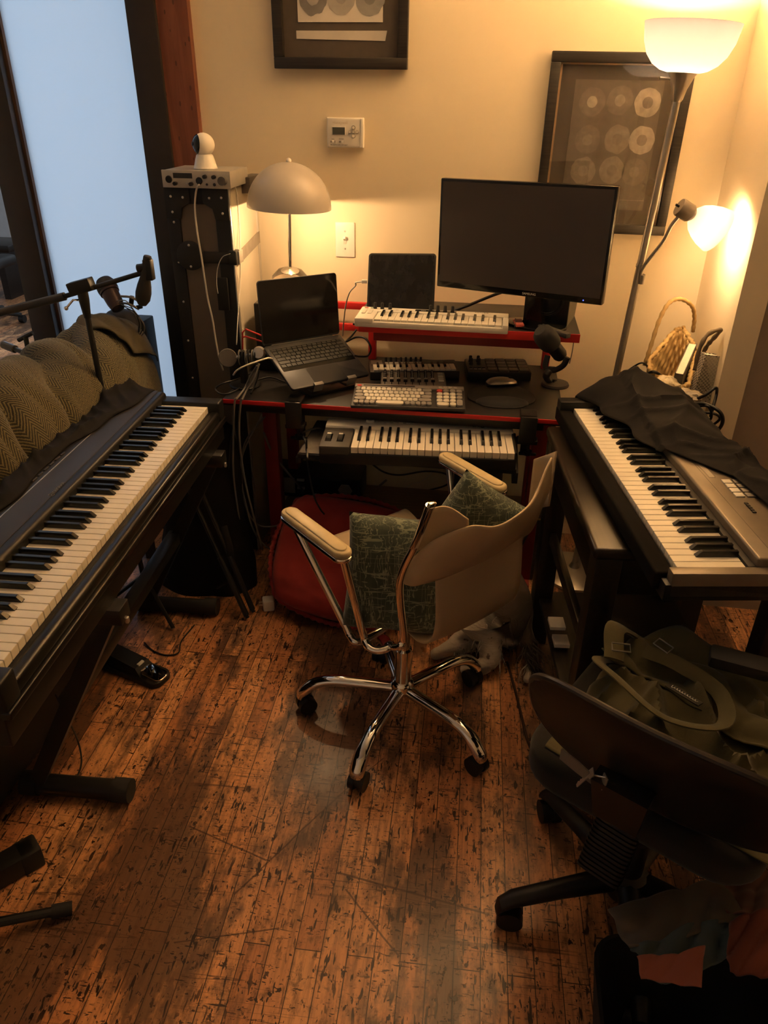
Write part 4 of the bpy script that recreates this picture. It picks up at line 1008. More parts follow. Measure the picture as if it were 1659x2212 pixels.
for x in (.074, .104): MB(Mq).lathe([(.002, 0), (.0015, .001)], 8, T(x, D-.018, .010)).build('indicator', m_redpl, t, **W)
text('iRig', .026, Mq @ T(kwid*.79, D-.026, .0103), m_ink, t, world=True, bold=.0008)
text('KEYS', .0085, Mq @ T(kwid*.853, D-.026, .0103) @ RZ(90), m_ink, t, world=True)
text('PRO', .020, Mq @ T(kwid*.905, D-.027, .0103), m_ink, t, world=True, sx=1.25, bold=.0005)
W = dict(world=True)
# ---------------------------------------------------------------- generic soft shapes
def pillow(M, w, h, t, n=26, seed=0, pinch=.07, wr=.006, power=.42, rnd=0):
    m = MB(M)
    def pt(a, b, s):
        x, y = a*(1-pinch*(1-abs(b))**1.2*0-pinch*.9*(1-b*b)*abs(a)**3), b*(1-pinch*.9*(1-a*a)*abs(b)**3)
        x, y = x*(1-rnd*(1-math.sqrt(max(0, 1-b*b/2)))), y*(1-rnd*(1-math.sqrt(max(0, 1-a*a/2))))
        th = t/2*max(0, (1-a**4)*(1-b**4))**power
        edge = max(0, 1-max(abs(a), abs(b))**6)
        z = s*th+(s*.5)*wr*edge*(nz(a*3+seed, b*3, s)+.7*nz(a*8+seed, b*8, s*2))*2
        return V((x*w/2, y*h/2, z+wr*1.2*nz(a*1.5, b*1.5, seed)))
    for s in (1, -1): m.grid(lambda u, v: pt(u*2-1, v*2-1, s), n, n, w, h)
    bmesh.ops.remove_doubles(m.bm, verts=m.bm.verts[:], dist=.0004)
    return m
def patch(corners, n=24, amp=.02, freq=6, seed=0, thick=.004, sag=0, fold=0, fd=(1, .4), M=None):
    c = [V(p) for p in corners]
    def f(u, v):
        p = c[0]*(1-u)*(1-v)+c[1]*u*(1-v)+c[2]*u*v+c[3]*(1-u)*v
        q_ = V((p.x*freq+seed, p.y*freq, p.z*freq))
        d = noise.noise(q_)+.5*noise.noise(q_*2.3)
        e = V((noise.noise(q_+V((9, 0, 0))), noise.noise(q_+V((0, 9, 0))), 0))
        rid = fold*abs(math.sin((u*fd[0]+v*fd[1])*9+3*noise.noise(q_*.7)))
        return p+V((0, 0, amp*d-sag*4*u*(1-u)*v*(1-v)*-1+rid))+e*amp*1.3
    return MB(M).grid(f, n, n)

# ---------------------------------------------------------------- leather swivel armchair
HUB = V((-.165, 1.615, 0)); FD = V((-.715, .699, 0)).normalized(); RD = V((FD.y, -FD.x, 0))
def LC(f, l, z): return HUB+FD*f+RD*l+V((0, 0, z))
t = thing('swivel_armchair', 'tan leather sling armchair with chrome tube frame on five wheeled feet', 'chair', tuple(HUB))
casts = [(-.452, 1.618), (-.248, 1.359), (.061, 1.462), (.035, 1.812), (-.262, 1.872)]
for cx, cy in casts:
    d = V((cx, cy, 0))-HUB; rl = d.length; d.normalize(); s = V((-d.y, d.x, 0))
    def P(r_, z): return HUB+d*r_+V((0, 0, z))
    path = [P(.012, .132), P(rl*.45, .132), P(rl*.72, .128), P(rl*.9, .108), P(rl*1.02, .072), P(rl*1.045, .052)]
    MB().tube(path, lambda u: .0185 if u < .5 else .0185+.003*math.sin((u-.5)*2*math.pi), 14, flat=.85).build('base_arm', m_chrome, t, **W)
    cc = P(rl*1.0, .027); a = R(35+cx*200); ax_ = V((math.cos(a), math.sin(a), 0))
    k = MB().cyl(cc-ax_*.022, cc-ax_*.006, .027, seg=24).cyl(cc+ax_*.006, cc+ax_*.022, .027, seg=24).build('caster', m_black, t, **W)
    MB().cyl(cc+V((0, 0, .0)), cc+V((0, 0, .04)), .008).cyl(cc-ax_*.008, cc+ax_*.008, .022, seg=20).build('caster_fork', m_black, k, **W)
MB(T(*HUB)).lathe([(.030, .105), (.033, .115), (.033, .15), (.029, .16), (.024, .165), (.024, .275), (.018, .28), (.018, .345)], 32).build('column', m_chrome, t, **W)
MB(frame(LC(-.02, .06, .35), FD, RD)).box(-.06, .06, -.06, .06, -.012, .008, .004).build('seat_plate', m_bsteel, t, **W)
rt = .0105
sides = {}
for nm, pf, pb, lo in (('L', AZ(618, 1104, .67), AZ(750, 1203, .67), -.165), ('R', AZ(955, 984, .67), AZ(1088, 1060, .67), .335)):
    ins = .10 if nm == 'L' else -.10
    # armrest: pad on a chrome tray
    dv_ = pb-pf; La = dv_.length; side_ = V((-dv_.y, dv_.x, 0)).normalized()
    Ma = frame((pf+pb)/2, dv_, side_)
    pad = []
    for i in range(48):
        a = 2*math.pi*i/48; x = math.cos(a); y = math.sin(a)
        e = La/2-.022
        pad.append(((e if x > 0 else -e)+.026*x, (.026 if True else 0)*y))
    MB(Ma).prism(pad, -.016, -.004, .004).build('armrest_tray', m_chrome, t, **W)
    an = MB(Ma).prism([(x*.985, y*.93) for x, y in pad], -.006, .012, .008, 4).build('armrest_pad', m_arm, t, **W)
    MB(Ma).prism([(x*.90, y*.62) for x, y in pad], .009, .0155, .0035, 3).build('armrest_seam', m_arm, an, **W)
    f0 = pf+dv_*.12-V((0, 0, .016)); b0 = pb-dv_*.05-V((0, 0, .016))
    if nm == 'L':
        fl_ = [f0, f0.lerp(AZ(752, 1366, .37), .5), AZ(748, 1355, .385), AZ(757, 1374, .365), AZ(776, 1386, .355), LC(.03, -.03, .350)]
        bl_ = [b0, b0.lerp(AZ(788, 1380, .385), .5), AZ(785, 1372, .39), AZ(796, 1397, .37), AZ(815, 1405, .365), AZ(835, 1401, .37), AZ(842, 1392, .375), AZ(852, 1398, .385), AZ(866, 1394, .40), AZ(872, 1372, .43), AZ(864, 1258, .615), AZ(897, 1175, .735), AZ(929, 1092, .85)]
    else:
        fl_ = [f0, f0.lerp(LC(.10, .30, .375), .5), LC(.085, .305, .385), LC(.075, .29, .365), LC(.06, .25, .352), LC(.04, .12, .350)]
        bl_ = [b0, b0.lerp(LC(-.02, .30, .39), .5), LC(-.02, .298, .39), LC(-.035, .29, .37), LC(-.055, .28, .365), LC(-.075, .278, .37), LC(-.095, .285, .385), LC(-.11, .295, .41), AZ(1111, 1274, .43), AZ(1113, 1200, .54), AZ(1136, 1146, .62), AZ(1158, 1082, .72), AZ(1180, 1030, .79)]
    MB().tube(fl_, rt, 12).build('front_leg_tube', m_chrome, t, **W)
    MB().tube(bl_, rt, 12).build('back_tube', m_chrome, t, **W)
    sides[nm] = bl_
MB(frame(AZ(913, 1135, .795), AZ(932, 1088, .85)-AZ(893, 1182, .725), RD)).box(-.07, .068, -.010, .010, -.006, .004, .003).build('post_bracket', m_chrome, t, **W)
# back band: columns of (upper px, z) and (lower px, z)
up = [((862, 1232), .642), ((880, 1205), .675), ((908, 1176), .715), ((955, 1149), .752), ((1010, 1131), .775), ((1060, 1131), .775), ((1105, 1110), .785), ((1128, 1090), .79), ((1148, 1060), .80), ((1166, 1022), .83), ((1182, 984), .86)]
lo = [((857, 1250), .622), ((868, 1256), .615), ((892, 1259), .612), ((935, 1247), .612), ((985, 1228), .612), ((1030, 1207), .612), ((1068, 1186), .612), ((1104, 1164), .614), ((1138, 1143), .618), ((1160, 1092), .70), ((1182, 1044), .765), ((1207, 995), .84)]
U = smooth_path([AZ(*p, z)-FD*.014 for p, z in up], 6); Lw = smooth_path([AZ(*p, z)-FD*.014 for p, z in lo], 6)
nU = len(U)-1
def band(u, v):
    i = u*nU; k = int(min(nU-1, math.floor(i))); f = i-k
    a = U[k].lerp(U[k+1], f); b = Lw[k].lerp(Lw[k+1], f); p = b.lerp(a, v)
    return p-FD*(.014*math.sin(v*math.pi)*math.sin(u*math.pi)+.004*nz(u*6, v*3))+V((0, 0, .003*nz(u*9, v*4, 3)))
MB().grid(band, 60, 14).build('back_band', m_leather, t, world=True, solid=.0045, sharp=80)
# inner flap wrapped round the left post
fu = smooth_path([AZ(903, 1172, .735), AZ(925, 1122, .80), AZ(955, 1104, .82), AZ(985, 1104, .818), AZ(1020, 1127, .79)], 6)
fw = smooth_path([AZ(895, 1200, .70), AZ(915, 1195, .70), AZ(945, 1190, .70), AZ(985, 1185, .70), AZ(1020, 1180, .705)], 6)
def flap(u, v):
    i = u*(len(fu)-1); k = int(min(len(fu)-2, math.floor(i))); f = i-k
    return fw[k].lerp(fw[k+1], f).lerp(fu[k].lerp(fu[k+1], f), v)+FD*(.012+.008*math.sin(u*math.pi))
MB().grid(flap, 24, 8).build('inner_flap', m_leather, t, world=True, solid=.004, sharp=80)
fu2 = [LC(-.16, .33, .86), LC(-.12, .335, .84), LC(-.09, .33, .80)]; 
def flap2(u, v): return LC(-.178+.07*u, .325+.012*math.sin(u*3), .70+.155*v-.05*u)
MB().grid(flap2, 10, 8).build('inner_flap', m_leather, t, world=True, solid=.004, sharp=80)
# seat sling that curls up behind the seat
prof = smooth_path([V((-.152, 0, .640)), V((-.160, 0, .55)), V((-.163, 0, .48)), V((-.150, 0, .420)), V((-.115, 0, .388)), V((-.06, 0, .380)), V((.05, 0, .385)), V((.20, 0, .405)), V((.34, 0, .440)), V((.40, 0, .432)), V((.42, 0, .40))], 6)
def sling(u, v):
    i = u*(len(prof)-1); k = int(min(len(prof)-2, math.floor(i))); p = prof[k].lerp(prof[k+1], i-k)
    l0, l1 = -.035, .262
    if u > .45: w_ = (u-.45)/.55; l0 += .05*w_; l1 += .075*w_
    sag = .012*math.sin(v*math.pi)*(1 if .35 < u < .85 else .2)
    return LC(p.x-.006*math.sin(v*math.pi)*(1 if u < .35 else 0), l0+(l1-l0)*v, p.z-sag)
MB().grid(sling, 54, 12).build('seat_sling', m_leather, t, world=True, solid=.0045, sharp=80)

# cushions in the armchair
Mc = frame(LC(-.012, -.034, .543), LC(-.12, .08, 0)-LC(.06, -.14, 0), (0, 0, 1))
pillow(Mc @ RZ(-4) @ RX(-6), .275, .33, .11, seed=3).build('cushion', m_chen, label='worn green cushion standing at the left side of the leather armchair', cat='cushion', group='green cushions in the leather armchair', sharp=180)
Mc = frame(LC(.01, .255, .565), LC(-.12, .42, 0)-LC(.06, .20, 0), (0, 0, 1))
pillow(Mc @ RZ(-32) @ RX(-6), .25, .27, .11, seed=8).build('cushion', m_chen, label='green cushion tucked in the right corner of the leather armchair', cat='cushion', group='green cushions in the leather armchair', sharp=180)

# ---------------------------------------------------------------- red floor cushion
b0_, b1_ = AZ(592, 1335, .04), AZ(800, 1345, .04); tt0 = AZ(610, 1195, .30)
Mr = T(-.42, 2.165, .185) @ RZ(4) @ RX(52) @ RZ(-9)
t = thing('floor_cushion', 'big red floor cushion with frayed piping leaning under the desk', 'cushion', (-.42, 2.1, 0))
pillow(Mr, .56, .45, .15, n=34, seed=12, wr=.012, pinch=.05, power=.33, rnd=.62).build('cushion_body', m_redcl, t, world=True, sharp=180)
ed = []
for i in range(90):
    a = 2*math.pi*i/90; c, s = math.cos(a), math.sin(a); k = 1/max(abs(c), abs(s))**.86
    x = max(-1, min(1, c*k)); y = max(-1, min(1, s*k)); x, y = x*(1-.62*(1-math.sqrt(1-y*y/2))), y*(1-.62*(1-math.sqrt(1-x*x/2)))
    ed.append(Mr @ V((x*.281, y*.226, .004*math.sin(i*2.1)+.012*nz(x*1.5, y*1.5, 12))))
MB().tube(ed+ed[:1], lambda u: .0085+.0022*math.sin(u*400), 8, n=4).build('piping', m_redcl, t, world=True, sharp=180)

# ---------------------------------------------------------------- black office chair, bottom right
HB = V((.40, 1.12, 0)); D2 = V((.50, .86, 0)).normalized(); L3 = V((D2.y, -D2.x, 0))
def OC(f, l, z): return HB+D2*f+L3*l+V((0, 0, z))
t = thing('office_chair', 'black mesh-backed office chair in the lower right, turned away', 'chair', tuple(HB))
m_ochair = mat('dark_brown_plastic', (.012, .009, .008), .42)
for i, ang in enumerate((197, 125, 53, -19, 269)):
    d = V((math.cos(R(ang)), math.sin(R(ang)), 0)); rl = .262
    P = lambda r_, z: HB+d*r_+V((0, 0, z))
    s = V((-d.y, d.x, 0))
    def sec(r_, z, w_, h_): return [P(r_, z)+s*(w_*math.cos(2*math.pi*k/12))+V((0, 0, h_*math.sin(2*math.pi*k/12))) for k in range(12)]
    MB().loft([sec(.02, .105, .026, .026), sec(.15, .095, .022, .020), sec(rl, .082, .020, .017), sec(rl+.028, .066, .017, .014), sec(rl+.034, .05, .010, .008)]).build('base_arm', m_ochair, t, **W)
    cc = P(rl, .029); a = R(ang+70); ax_ = V((math.cos(a), math.sin(a), 0))
    k = MB().cyl(cc-ax_*.024, cc-ax_*.005, .029, seg=24).cyl(cc+ax_*.005, cc+ax_*.024, .029, seg=24).build('caster', m_black, t, **W)
    MB().cyl(cc, cc+V((0, 0, .042)), .008).cyl(cc-ax_*.007, cc+ax_*.007, .025, seg=20).build('caster_fork', m_black, k, **W)
MB(T(*HB)).lathe([(.040, .06), (.044, .08), (.044, .125), (.03, .135)], 28).build('hub', m_ochair, t, **W)
MB(T(*HB)).lathe([(.030, .13), (.030, .24), (.018, .25), (.018, .37)], 24).build('gas_column', m_ochair, t, **W)
ra, rb_ = AZ(1378, 1690, .50), AZ(1296, 1882, .30); Mrb = aim(rb_, ra-rb_, D2); rl_ = (ra-rb_).length; rr = []
for i in range(22):
    for dz, k in ((0, 1), (.55, 1), (.65, .86), (.95, .86)): rr.append([((.043*k)*x, (.024*k)*y, rl_*(i+dz)/22) for x, y in rrect(1, 1, .35, 3)])
MB(Mrb).loft(rr).build('ribbed_cover', m_ochair, t, world=True, sharp=30)
MB().tube([rb_+V((.01, .02, -.005)), OC(-.06, 0, .345), OC(.02, 0, .36)], .02, 10).build('back_bar', m_ochair, t, **W)
MB(frame(OC(.07, 0, .44), D2, -L3)).prism(rrect(.225, .235, .09), -.045, .035, .025, 4).build('seat', cloth_mat('dark_grey_seat_fabric', (.020, .018, .015), .9), t, **W)
MB(frame(OC(.05, 0, .37), D2, -L3)).box(-.12, .10, -.09, .09, 0, .025, .006).build('tilt_mechanism', m_bsteel, t, **W)
bw, bh = .255, .128
def bk(u, v, off=0):
    a = 2*math.pi*u; c, s = math.cos(a), math.sin(a)
    e = 2.9; x = bw*math.copysign(abs(c)**(2/e), c)*v; y = bh*math.copysign(abs(s)**(2/e), s)*v
    y -= .03*(x/bw)**2*0
    rec = -.19-.05*(y/bh)+.045*(x/bw)**2
    return OC(rec+off, x+.035, .622+y)
def shell(m, off, d=0):
    m.grid(lambda u, v: bk(u, v*.999+.001, off(v)), 64, 12); return m
m = MB(); shell(m, lambda v: -.02+.016*v**4); shell(m, lambda v: .012-.014*v**4)
bmesh.ops.remove_doubles(m.bm, verts=m.bm.verts[:], dist=.0035)
m.build('backrest', m_ochair, t, world=True, sharp=70)
rim = [bk(i/72, 1.0, .004) for i in range(73)]
MB().tube(rim, .0075, 10, n=2).build('backrest_rim', mat('dark_rim_plastic', (.03, .024, .02), .3), t, **W)
MB().grid(lambda u, v: bk(u, .02+v*.95, .0155), 64, 8).build('mesh_panel', mat('dark_mesh_fabric', (.035, .03, .025), .8, bump=(700, .8)), t, world=True)
MB().loft([[OC(-.245, -.05, .60), OC(-.245, .05, .60), OC(-.205, .05, .60), OC(-.205, -.05, .60)], [OC(-.225, -.04, .50), OC(-.225, .04, .50), OC(-.19, .04, .50), OC(-.19, -.04, .50)]]).build('back_support', m_ochair, t, **W)
ch = t
# strap with hanging keys behind the chair back
KP = OC(-.24, 0, .5); lk = lambda px, py: APL(px, py, KP, D2)
g0, g1 = lk(1212, 1618), lk(1282, 1678)
t = thing('key_lanyard', 'grey lanyard with two metal keys hanging at the office chair', 'keys', tuple(g1))
MB().loft([[g0, g0+V((0, 0, -.024)), g0+V((.002, .002, -.024)), g0+V((.002, .002, 0))], [g0.lerp(g1, .5)+V((0, 0, .003)), g0.lerp(g1, .5)+V((0, 0, -.023)), g0.lerp(g1, .5)+V((.002, .002, -.023)), g0.lerp(g1, .5)+V((.002, .002, .003))], [g1, g1+V((0, 0, -.02)), g1+V((.002, .002, -.02)), g1+V((.002, .002, 0))]]).build('strap', mat('grey_webbing', (.20, .18, .155), .8, bump=(400, .5)), t, **W)
for pa, pb in (((1280, 1668), (1246, 1697)), ((1308, 1680), (1299, 1704))):
    a, b = lk(*pa), lk(*pb)
    Mk_ = frame(a, b-a, V((.3, -.8, .5))); l_ = (b-a).length
    MB(Mk_).prism([(-.004, -.0075), (.012, -.0075), (.014, -.003), (l_*.5, -.003), (l_*.55, -.0052), (l_*.62, -.003), (l_*.7, -.0052), (l_*.78, -.003), (l_*.86, -.005), (l_, -.002), (l_, .003), (.014, .003), (.012, .0075), (-.004, .0075)], -.001, .001).build('key', m_silver, t, **W)
MB().tube([lk(1276, 1672), lk(1290, 1676), lk(1308, 1680)], .0015, 6).build('key_ring', m_silver, t, **W)

# ---------------------------------------------------------------- olive canvas bag on the office chair seat
cb = OC(.075, .03, .476)
Mb_ = frame(cb, L3, D2)
t = thing('canvas_bag', 'crumpled olive canvas shoulder bag lying on the office chair seat', 'bag', M=Mb_)
def bagf(u, v):
    x = (u-.5)*.43; y = (v-.5)*.38
    r_ = ((abs(x)/.215)**2.6+(abs(y)/.20)**2.6)
    h = .095*max(0, 1-r_)**.4
    rid = .034*(1-abs(math.sin(x*13+y*17+2.5*nz(x*5, y*5))))**2.2+.024*(1-abs(math.sin(x*24-y*15+3*nz(x*6, y*6, 9))))**2.5+.022*nz(x*9, y*9, 4)
    return (x*(1+.05*nz(y*9, 3)), y*(1+.05*nz(x*9, 5)), max(.002, h+rid*min(1, h*14)))
MB().grid(bagf, 64, 56).build('bag_body', m_olive, t, sharp=60, solid=.003)
fl2 = [(-.24, .10, .14), (.0, .22, .19), (.26, .14, .15), (.20, .0, .155)]
patch([(-.21, .02, .100), (-.10, .17, .135), (.21, .13, .12), (.20, -.06, .10)], 30, .018, 9, 4, fold=.018).build('bag_flap', m_olive, t, sharp=60, solid=.003)
MB().tube([(-.19, .05, .08), (-.20, -.02, .12), (-.14, -.08, .15), (-.03, -.11, .135), (.06, -.07, .14), (.03, .01, .145), (-.06, .03, .155), (-.13, .04, .145)], .016, 10, flat=.25).build('shoulder_strap', m_olive, t, sharp=60)
MB().tube([(-.17, .12, .11), (-.20, .05, .165), (-.17, -.02, .14)], .022, 10, flat=.25).build('strap_loop', m_olive, t, sharp=60)
for x, y, z, rz in ((-.165, -.005, .165, 30), (-.10, .055, .165, -20)):
    bmx = T(x, y, z) @ RZ(rz) @ RX(20)
    MB(bmx).tube([(-.018, -.009, 0), (.018, -.009, 0), (.018, .009, 0), (-.018, .009, 0), (-.018, -.009, 0)], .0016, 6, smooth=False).build('strap_buckle', mat('dull_buckle', (.25, .24, .21), .4, .7), t)
lb = MB(T(-.02, -.05, .156) @ RZ(-12) @ RX(-12)).box(-.035, .035, -.010, .010, -.002, .001, .001).build('brand_patch', mat('dark_patch', (.035, .03, .018), .8), t); MATW[lb] = MATW[t]
MB(T(-.02, -.05, .1575) @ RZ(-12) @ RX(-12)).tube([(-.027+.0018*i+.0016*math.cos(i*2.1), .0035*math.sin(i*2.1)*(1.6 if i in (0, 1, 2) else 1)-.0005, .0008) for i in range(31)], .0007, 5, n=3).build('stitched_script', m_legend, lb)
p_ = Mb_ @ V((.04, .075, .185))
MB(frame(p_, L3, D2) @ RZ(14) @ RX(6)).box(-.055, .055, -.022, .022, -.017, .012, .006).build('glasses_case', m_blackm, label='black zipped case lying on top of the olive bag', cat='case')

# ---------------------------------------------------------------- clothes in a black basket, bottom right
t = thing('laundry_basket', 'black fabric basket full of clothes in the bottom right corner', 'basket', (.50, .70, 0))
MB(T(.50, .70, 0)).loft([[(x*.86, y*.86, 0) for x, y in rrect(.22, .19, .06)], [(x, y, .25) for x, y in rrect(.22, .19, .06)], [(x*.97, y*.97, .25) for x, y in rrect(.22, .19, .06)], [(x*.83, y*.83, .01) for x, y in rrect(.22, .19, .06)]]).build('basket_body', m_bcloth, t, **W)
def garment(name, label, cat, pts, mt, **k): return patch([AZ(px, py, z) for px, py, z in pts], **k).build(name, mt, label=label, cat=cat, group='clothes in the laundry basket', sharp=75, solid=.004)
garment('shirt', 'beige brown garment spread over the laundry basket by the chair foot', 'clothing', [(1310, 1965, .20), (1560, 1905, .27), (1620, 2010, .30), (1345, 2050, .27)], cloth_mat('brown_beige_cotton', (.16, .125, .085)), amp=.014, freq=9, seed=1, fold=.012)
garment('towel', 'grey teal towel folded on the front of the laundry basket', 'clothing', [(1350, 2055, .265), (1590, 1985, .295), (1615, 2075, .30), (1375, 2130, .245)], cloth_mat('grey_teal_cotton', (.10, .125, .115)), amp=.016, freq=10, seed=5, fold=.016)
garment('blouse', 'salmon pink garment at the front edge of the laundry basket', 'clothing', [(1378, 2075, .30), (1525, 2040, .325), (1520, 2130, .29), (1385, 2128, .28)], cloth_mat('salmon_cotton', (.34, .115, .075)), amp=.010, freq=10, seed=9, fold=.006)
garment('jumper', 'rust red garment at the right edge of the laundry basket', 'clothing', [(1570, 1990, .33), (1700, 1960, .33), (1720, 2110, .33), (1590, 2110, .33)], cloth_mat('rust_cotton', (.19, .055, .035)), amp=.015, freq=9, seed=13, fold=.012)
garment('scarf', 'pinkish brown cloth behind the laundry basket by the wall', 'clothing', [(1530, 1900, .18), (1700, 1870, .22), (1720, 1990, .30), (1580, 1990, .30)], cloth_mat('dusty_rose_cotton', (.20, .10, .075)), amp=.016, freq=8, seed=17, fold=.012)

# ---------------------------------------------------------------- dog lying under the armchair
t = thing('dog', 'white dog with dark spots lying on the floor behind the armchair', 'dog', (.10, 2.0, 0))
vs = [(.135, 2.02, .105), (.12, 2.13, .11), (.09, 2.26, .12), (.05, 2.38, .13), (-.02, 2.43, .15), (-.09, 2.41, .12), (-.13, 2.38, .09),
      (.115, 1.955, .125), (.055, 1.925, .10), (.105, 1.868, .045), (.045, 1.846, .030), (-.005, 1.845, .022),
      (.07, 1.99, .075), (.0, 1.955, .055), (-.035, 1.925, .045), (-.075, 1.905, .028), (-.11, 1.90, .022),
      (.19, 1.98, .09), (.225, 1.925, .045), (.225, 1.87, .022), (.20, 1.825, .016),
      (.0, 2.30, .06), (-.08, 2.26, .03), (-.14, 2.22, .022), (.02, 2.33, .06), (-.06, 2.32, .03), (-.12, 2.29, .022)]
rd = [.10, .105, .105, .075, .055, .042, .026, .075, .056, .040, .026, .022, .07, .046, .032, .025, .020, .035, .024, .018, .010, .04, .026, .022, .04, .026, .022]
ed_ = [(0, 1), (1, 2), (2, 3), (3, 4), (4, 5), (5, 6), (0, 7), (7, 8), (8, 9), (9, 10), (10, 11), (0, 12), (12, 13), (13, 14), (14, 15), (15, 16), (0, 17), (17, 18), (18, 19), (19, 20), (2, 21), (21, 22), (22, 23), (2, 24), (24, 25), (25, 26)]
me = bpy.data.meshes.new('dog_skeleton'); off = V((.10, 2.0, 0)); me.from_pydata([V(v)-off for v in vs], ed_, [])
o = bpy.data.objects.new('tmp_dog', me); COL.objects.link(o)
sk = o.modifiers.new('skin', 'SKIN'); o.modifiers.new('sub', 'SUBSURF').levels = 2
for i, r_ in enumerate(rd): me.skin_vertices[0].data[i].radius = (r_, r_)
me.skin_vertices[0].data[0].use_root = True
dg = bpy.context.evaluated_depsgraph_get(); bme = bpy.data.meshes.new_from_object(o.evaluated_get(dg)); bpy.data.objects.remove(o, do_unlink=True)
for v in bme.vertices:
    c = v.co; d = noise.noise(V((c.x*14, c.y*14, c.z*14)))+.6*noise.noise(V((c.x*40, c.y*40, c.z*60)))
    v.co = c+v.normal*.006*d
    if v.co.z < .002: v.co.z = .002
bme.name = 'body'; bme.materials.clear(); bme.materials.append(m_fur)
for p in bme.polygons: p.use_smooth = True
o = bpy.data.objects.new('body', bme); COL.objects.link(o); o.parent = t; MATW[o] = MATW[t]
random.seed(4)
fr = MB()
for i in range(90):
    s = random.random(); a = V((.215, 1.96, .07)).lerp(V((.222, 1.86, .02)), s)+V((random.uniform(-.02, .02), random.uniform(-.015, .015), random.uniform(0, .02)))
    l_ = random.uniform(.05, .10); b = a+V((random.uniform(-.03, .05), -random.uniform(.3, 1)*l_, -.03)); b.z = max(.004, b.z)
    fr.tube([a, a.lerp(b, .5)+V((random.uniform(-.012, .012), 0, .012)), b], lambda u: .0022*(1-u)+.0003, 5, n=3)
for i in range(150):
    u_ = random.random(); k = random.choice([(7, 8), (8, 9), (0, 7), (0, 12), (12, 13), (13, 14)]); a = V(vs[k[0]]).lerp(V(vs[k[1]]), u_); r_ = rd[k[0]]*(1-u_)+rd[k[1]]*u_
    dr = V((random.uniform(-.4, .8), random.uniform(-1, .1), random.uniform(-.3, .9))).normalized(); a = a+dr*r_*.72
    b = a+dr*.010+V((random.uniform(-.012, .012), -.018, -.028)); b.z = max(.004, b.z)
    fr.tube([a, a.lerp(b, .5)+dr*.006, b], lambda u: .0016*(1-u)+.0003, 4, n=2)
fr.build('fur_fringe', m_fur, t, world=True, sharp=180, kind='stuff')
W = dict(world=True)
CG = {'white_cable': 'white cables hanging on the tall case', 'hanging_cable': 'cables hanging under the desk', 'draped_cable': 'cables draped over the desk edge', 'tangled_cable': 'cable tangle by the wicker basket', 'thin_wire': 'thin wires under the desk'}
def cable(name, label, pts, r, mt, cat='cable', group=None, n=8):
    group = CG.get(name)
    return MB().tube(pts, r, 8, n=n).build(name, mt, label=label, cat=cat, group=group, sharp=180)
# ---------------------------------------------------------------- tall upright keyboard case beside the desk
CY = 2.465
c0, c1 = AY(353, 400, CY), AY(491, 400, CY); CZ = c0.z-.004
CX0, CX1, CB = c0.x, c1.x, 2.765
t = thing('flight_case', 'tall black riveted flight case standing upright left of the desk', 'case', ((CX0+CX1)/2, (CY+CB)/2, 0))
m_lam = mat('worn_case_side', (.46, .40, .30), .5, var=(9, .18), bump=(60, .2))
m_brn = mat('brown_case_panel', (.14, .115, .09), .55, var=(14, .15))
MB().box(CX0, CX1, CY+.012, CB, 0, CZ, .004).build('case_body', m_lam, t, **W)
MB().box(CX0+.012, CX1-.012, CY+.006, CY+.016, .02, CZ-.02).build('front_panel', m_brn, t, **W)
wc = CX1-CX0
for x0, x1 in ((CX0-.002, CX0+.042), (CX1-.050, CX1+.002)): MB().box(x0, x1, CY, CY+.016, 0, CZ, .003).build('edge_rail', m_black, t, **W)
MB().box(CX0, CX1, CY-.001, CY+.016, CZ-.05, CZ+.002, .003).build('edge_rail', m_black, t, **W)
MB().box(CX1-.004, CX1+.003, CB-.020, CB+.001, 0, CZ, .002).box(CX1-.004, CX1+.003, CY, CY+.018, 0, CZ, .002).build('aluminium_trim', m_silver, t, **W)
for sx, x in ((1, CX0), (-1, CX1)):
    pl_ = [(0, 0), (.085, 0), (.085, -.045), (.055, -.062), (.048, -.095), (0, -.095)]
    cp = MB().prism([(x+sx*a, CZ+b) for a, b in pl_], 0, .004, .001, M=T(0, CY-.001, 0) @ RX(90)).build('corner_plate', m_blackm, t, **W)
    for a, b in ((.062, -.030), (.022, -.075), (.022, -.028)): MB().sphere((x+sx*a, CY-.0055, CZ+b), (.0042, .0025, .0042), 12, 8).build('rivet', m_silver, cp, **W)
pc = AY(412, 552, CY); pls = []
bp = MB(T(pc.x, CY-.002, pc.z) @ RX(90)).lathe([(.047, -.004), (.047, .003), (.044, .005)], 32).build('strap_plate', m_blackm, t, **W)
for dz in (-.034, .034): MB().sphere((pc.x, CY-.008, pc.z+dz), (.0042, .0025, .0042), 12, 8).build('rivet', m_silver, bp, **W)
MB().box(CX0-.002, CX1+.002, CY-.004, CY+.012, pc.z-.022, pc.z+.014, .003).build('lid_strap', m_blackm, t, **W)
for px, py in ((378, 480), (384, 566), (394, 652), (403, 736), (411, 816)):
    p = AY(px, py, CY-.002); MB().sphere((CX0+.021, CY-.001, p.z), (.004, .0025, .004), 12, 8).build('rivet', m_silver, t, **W)
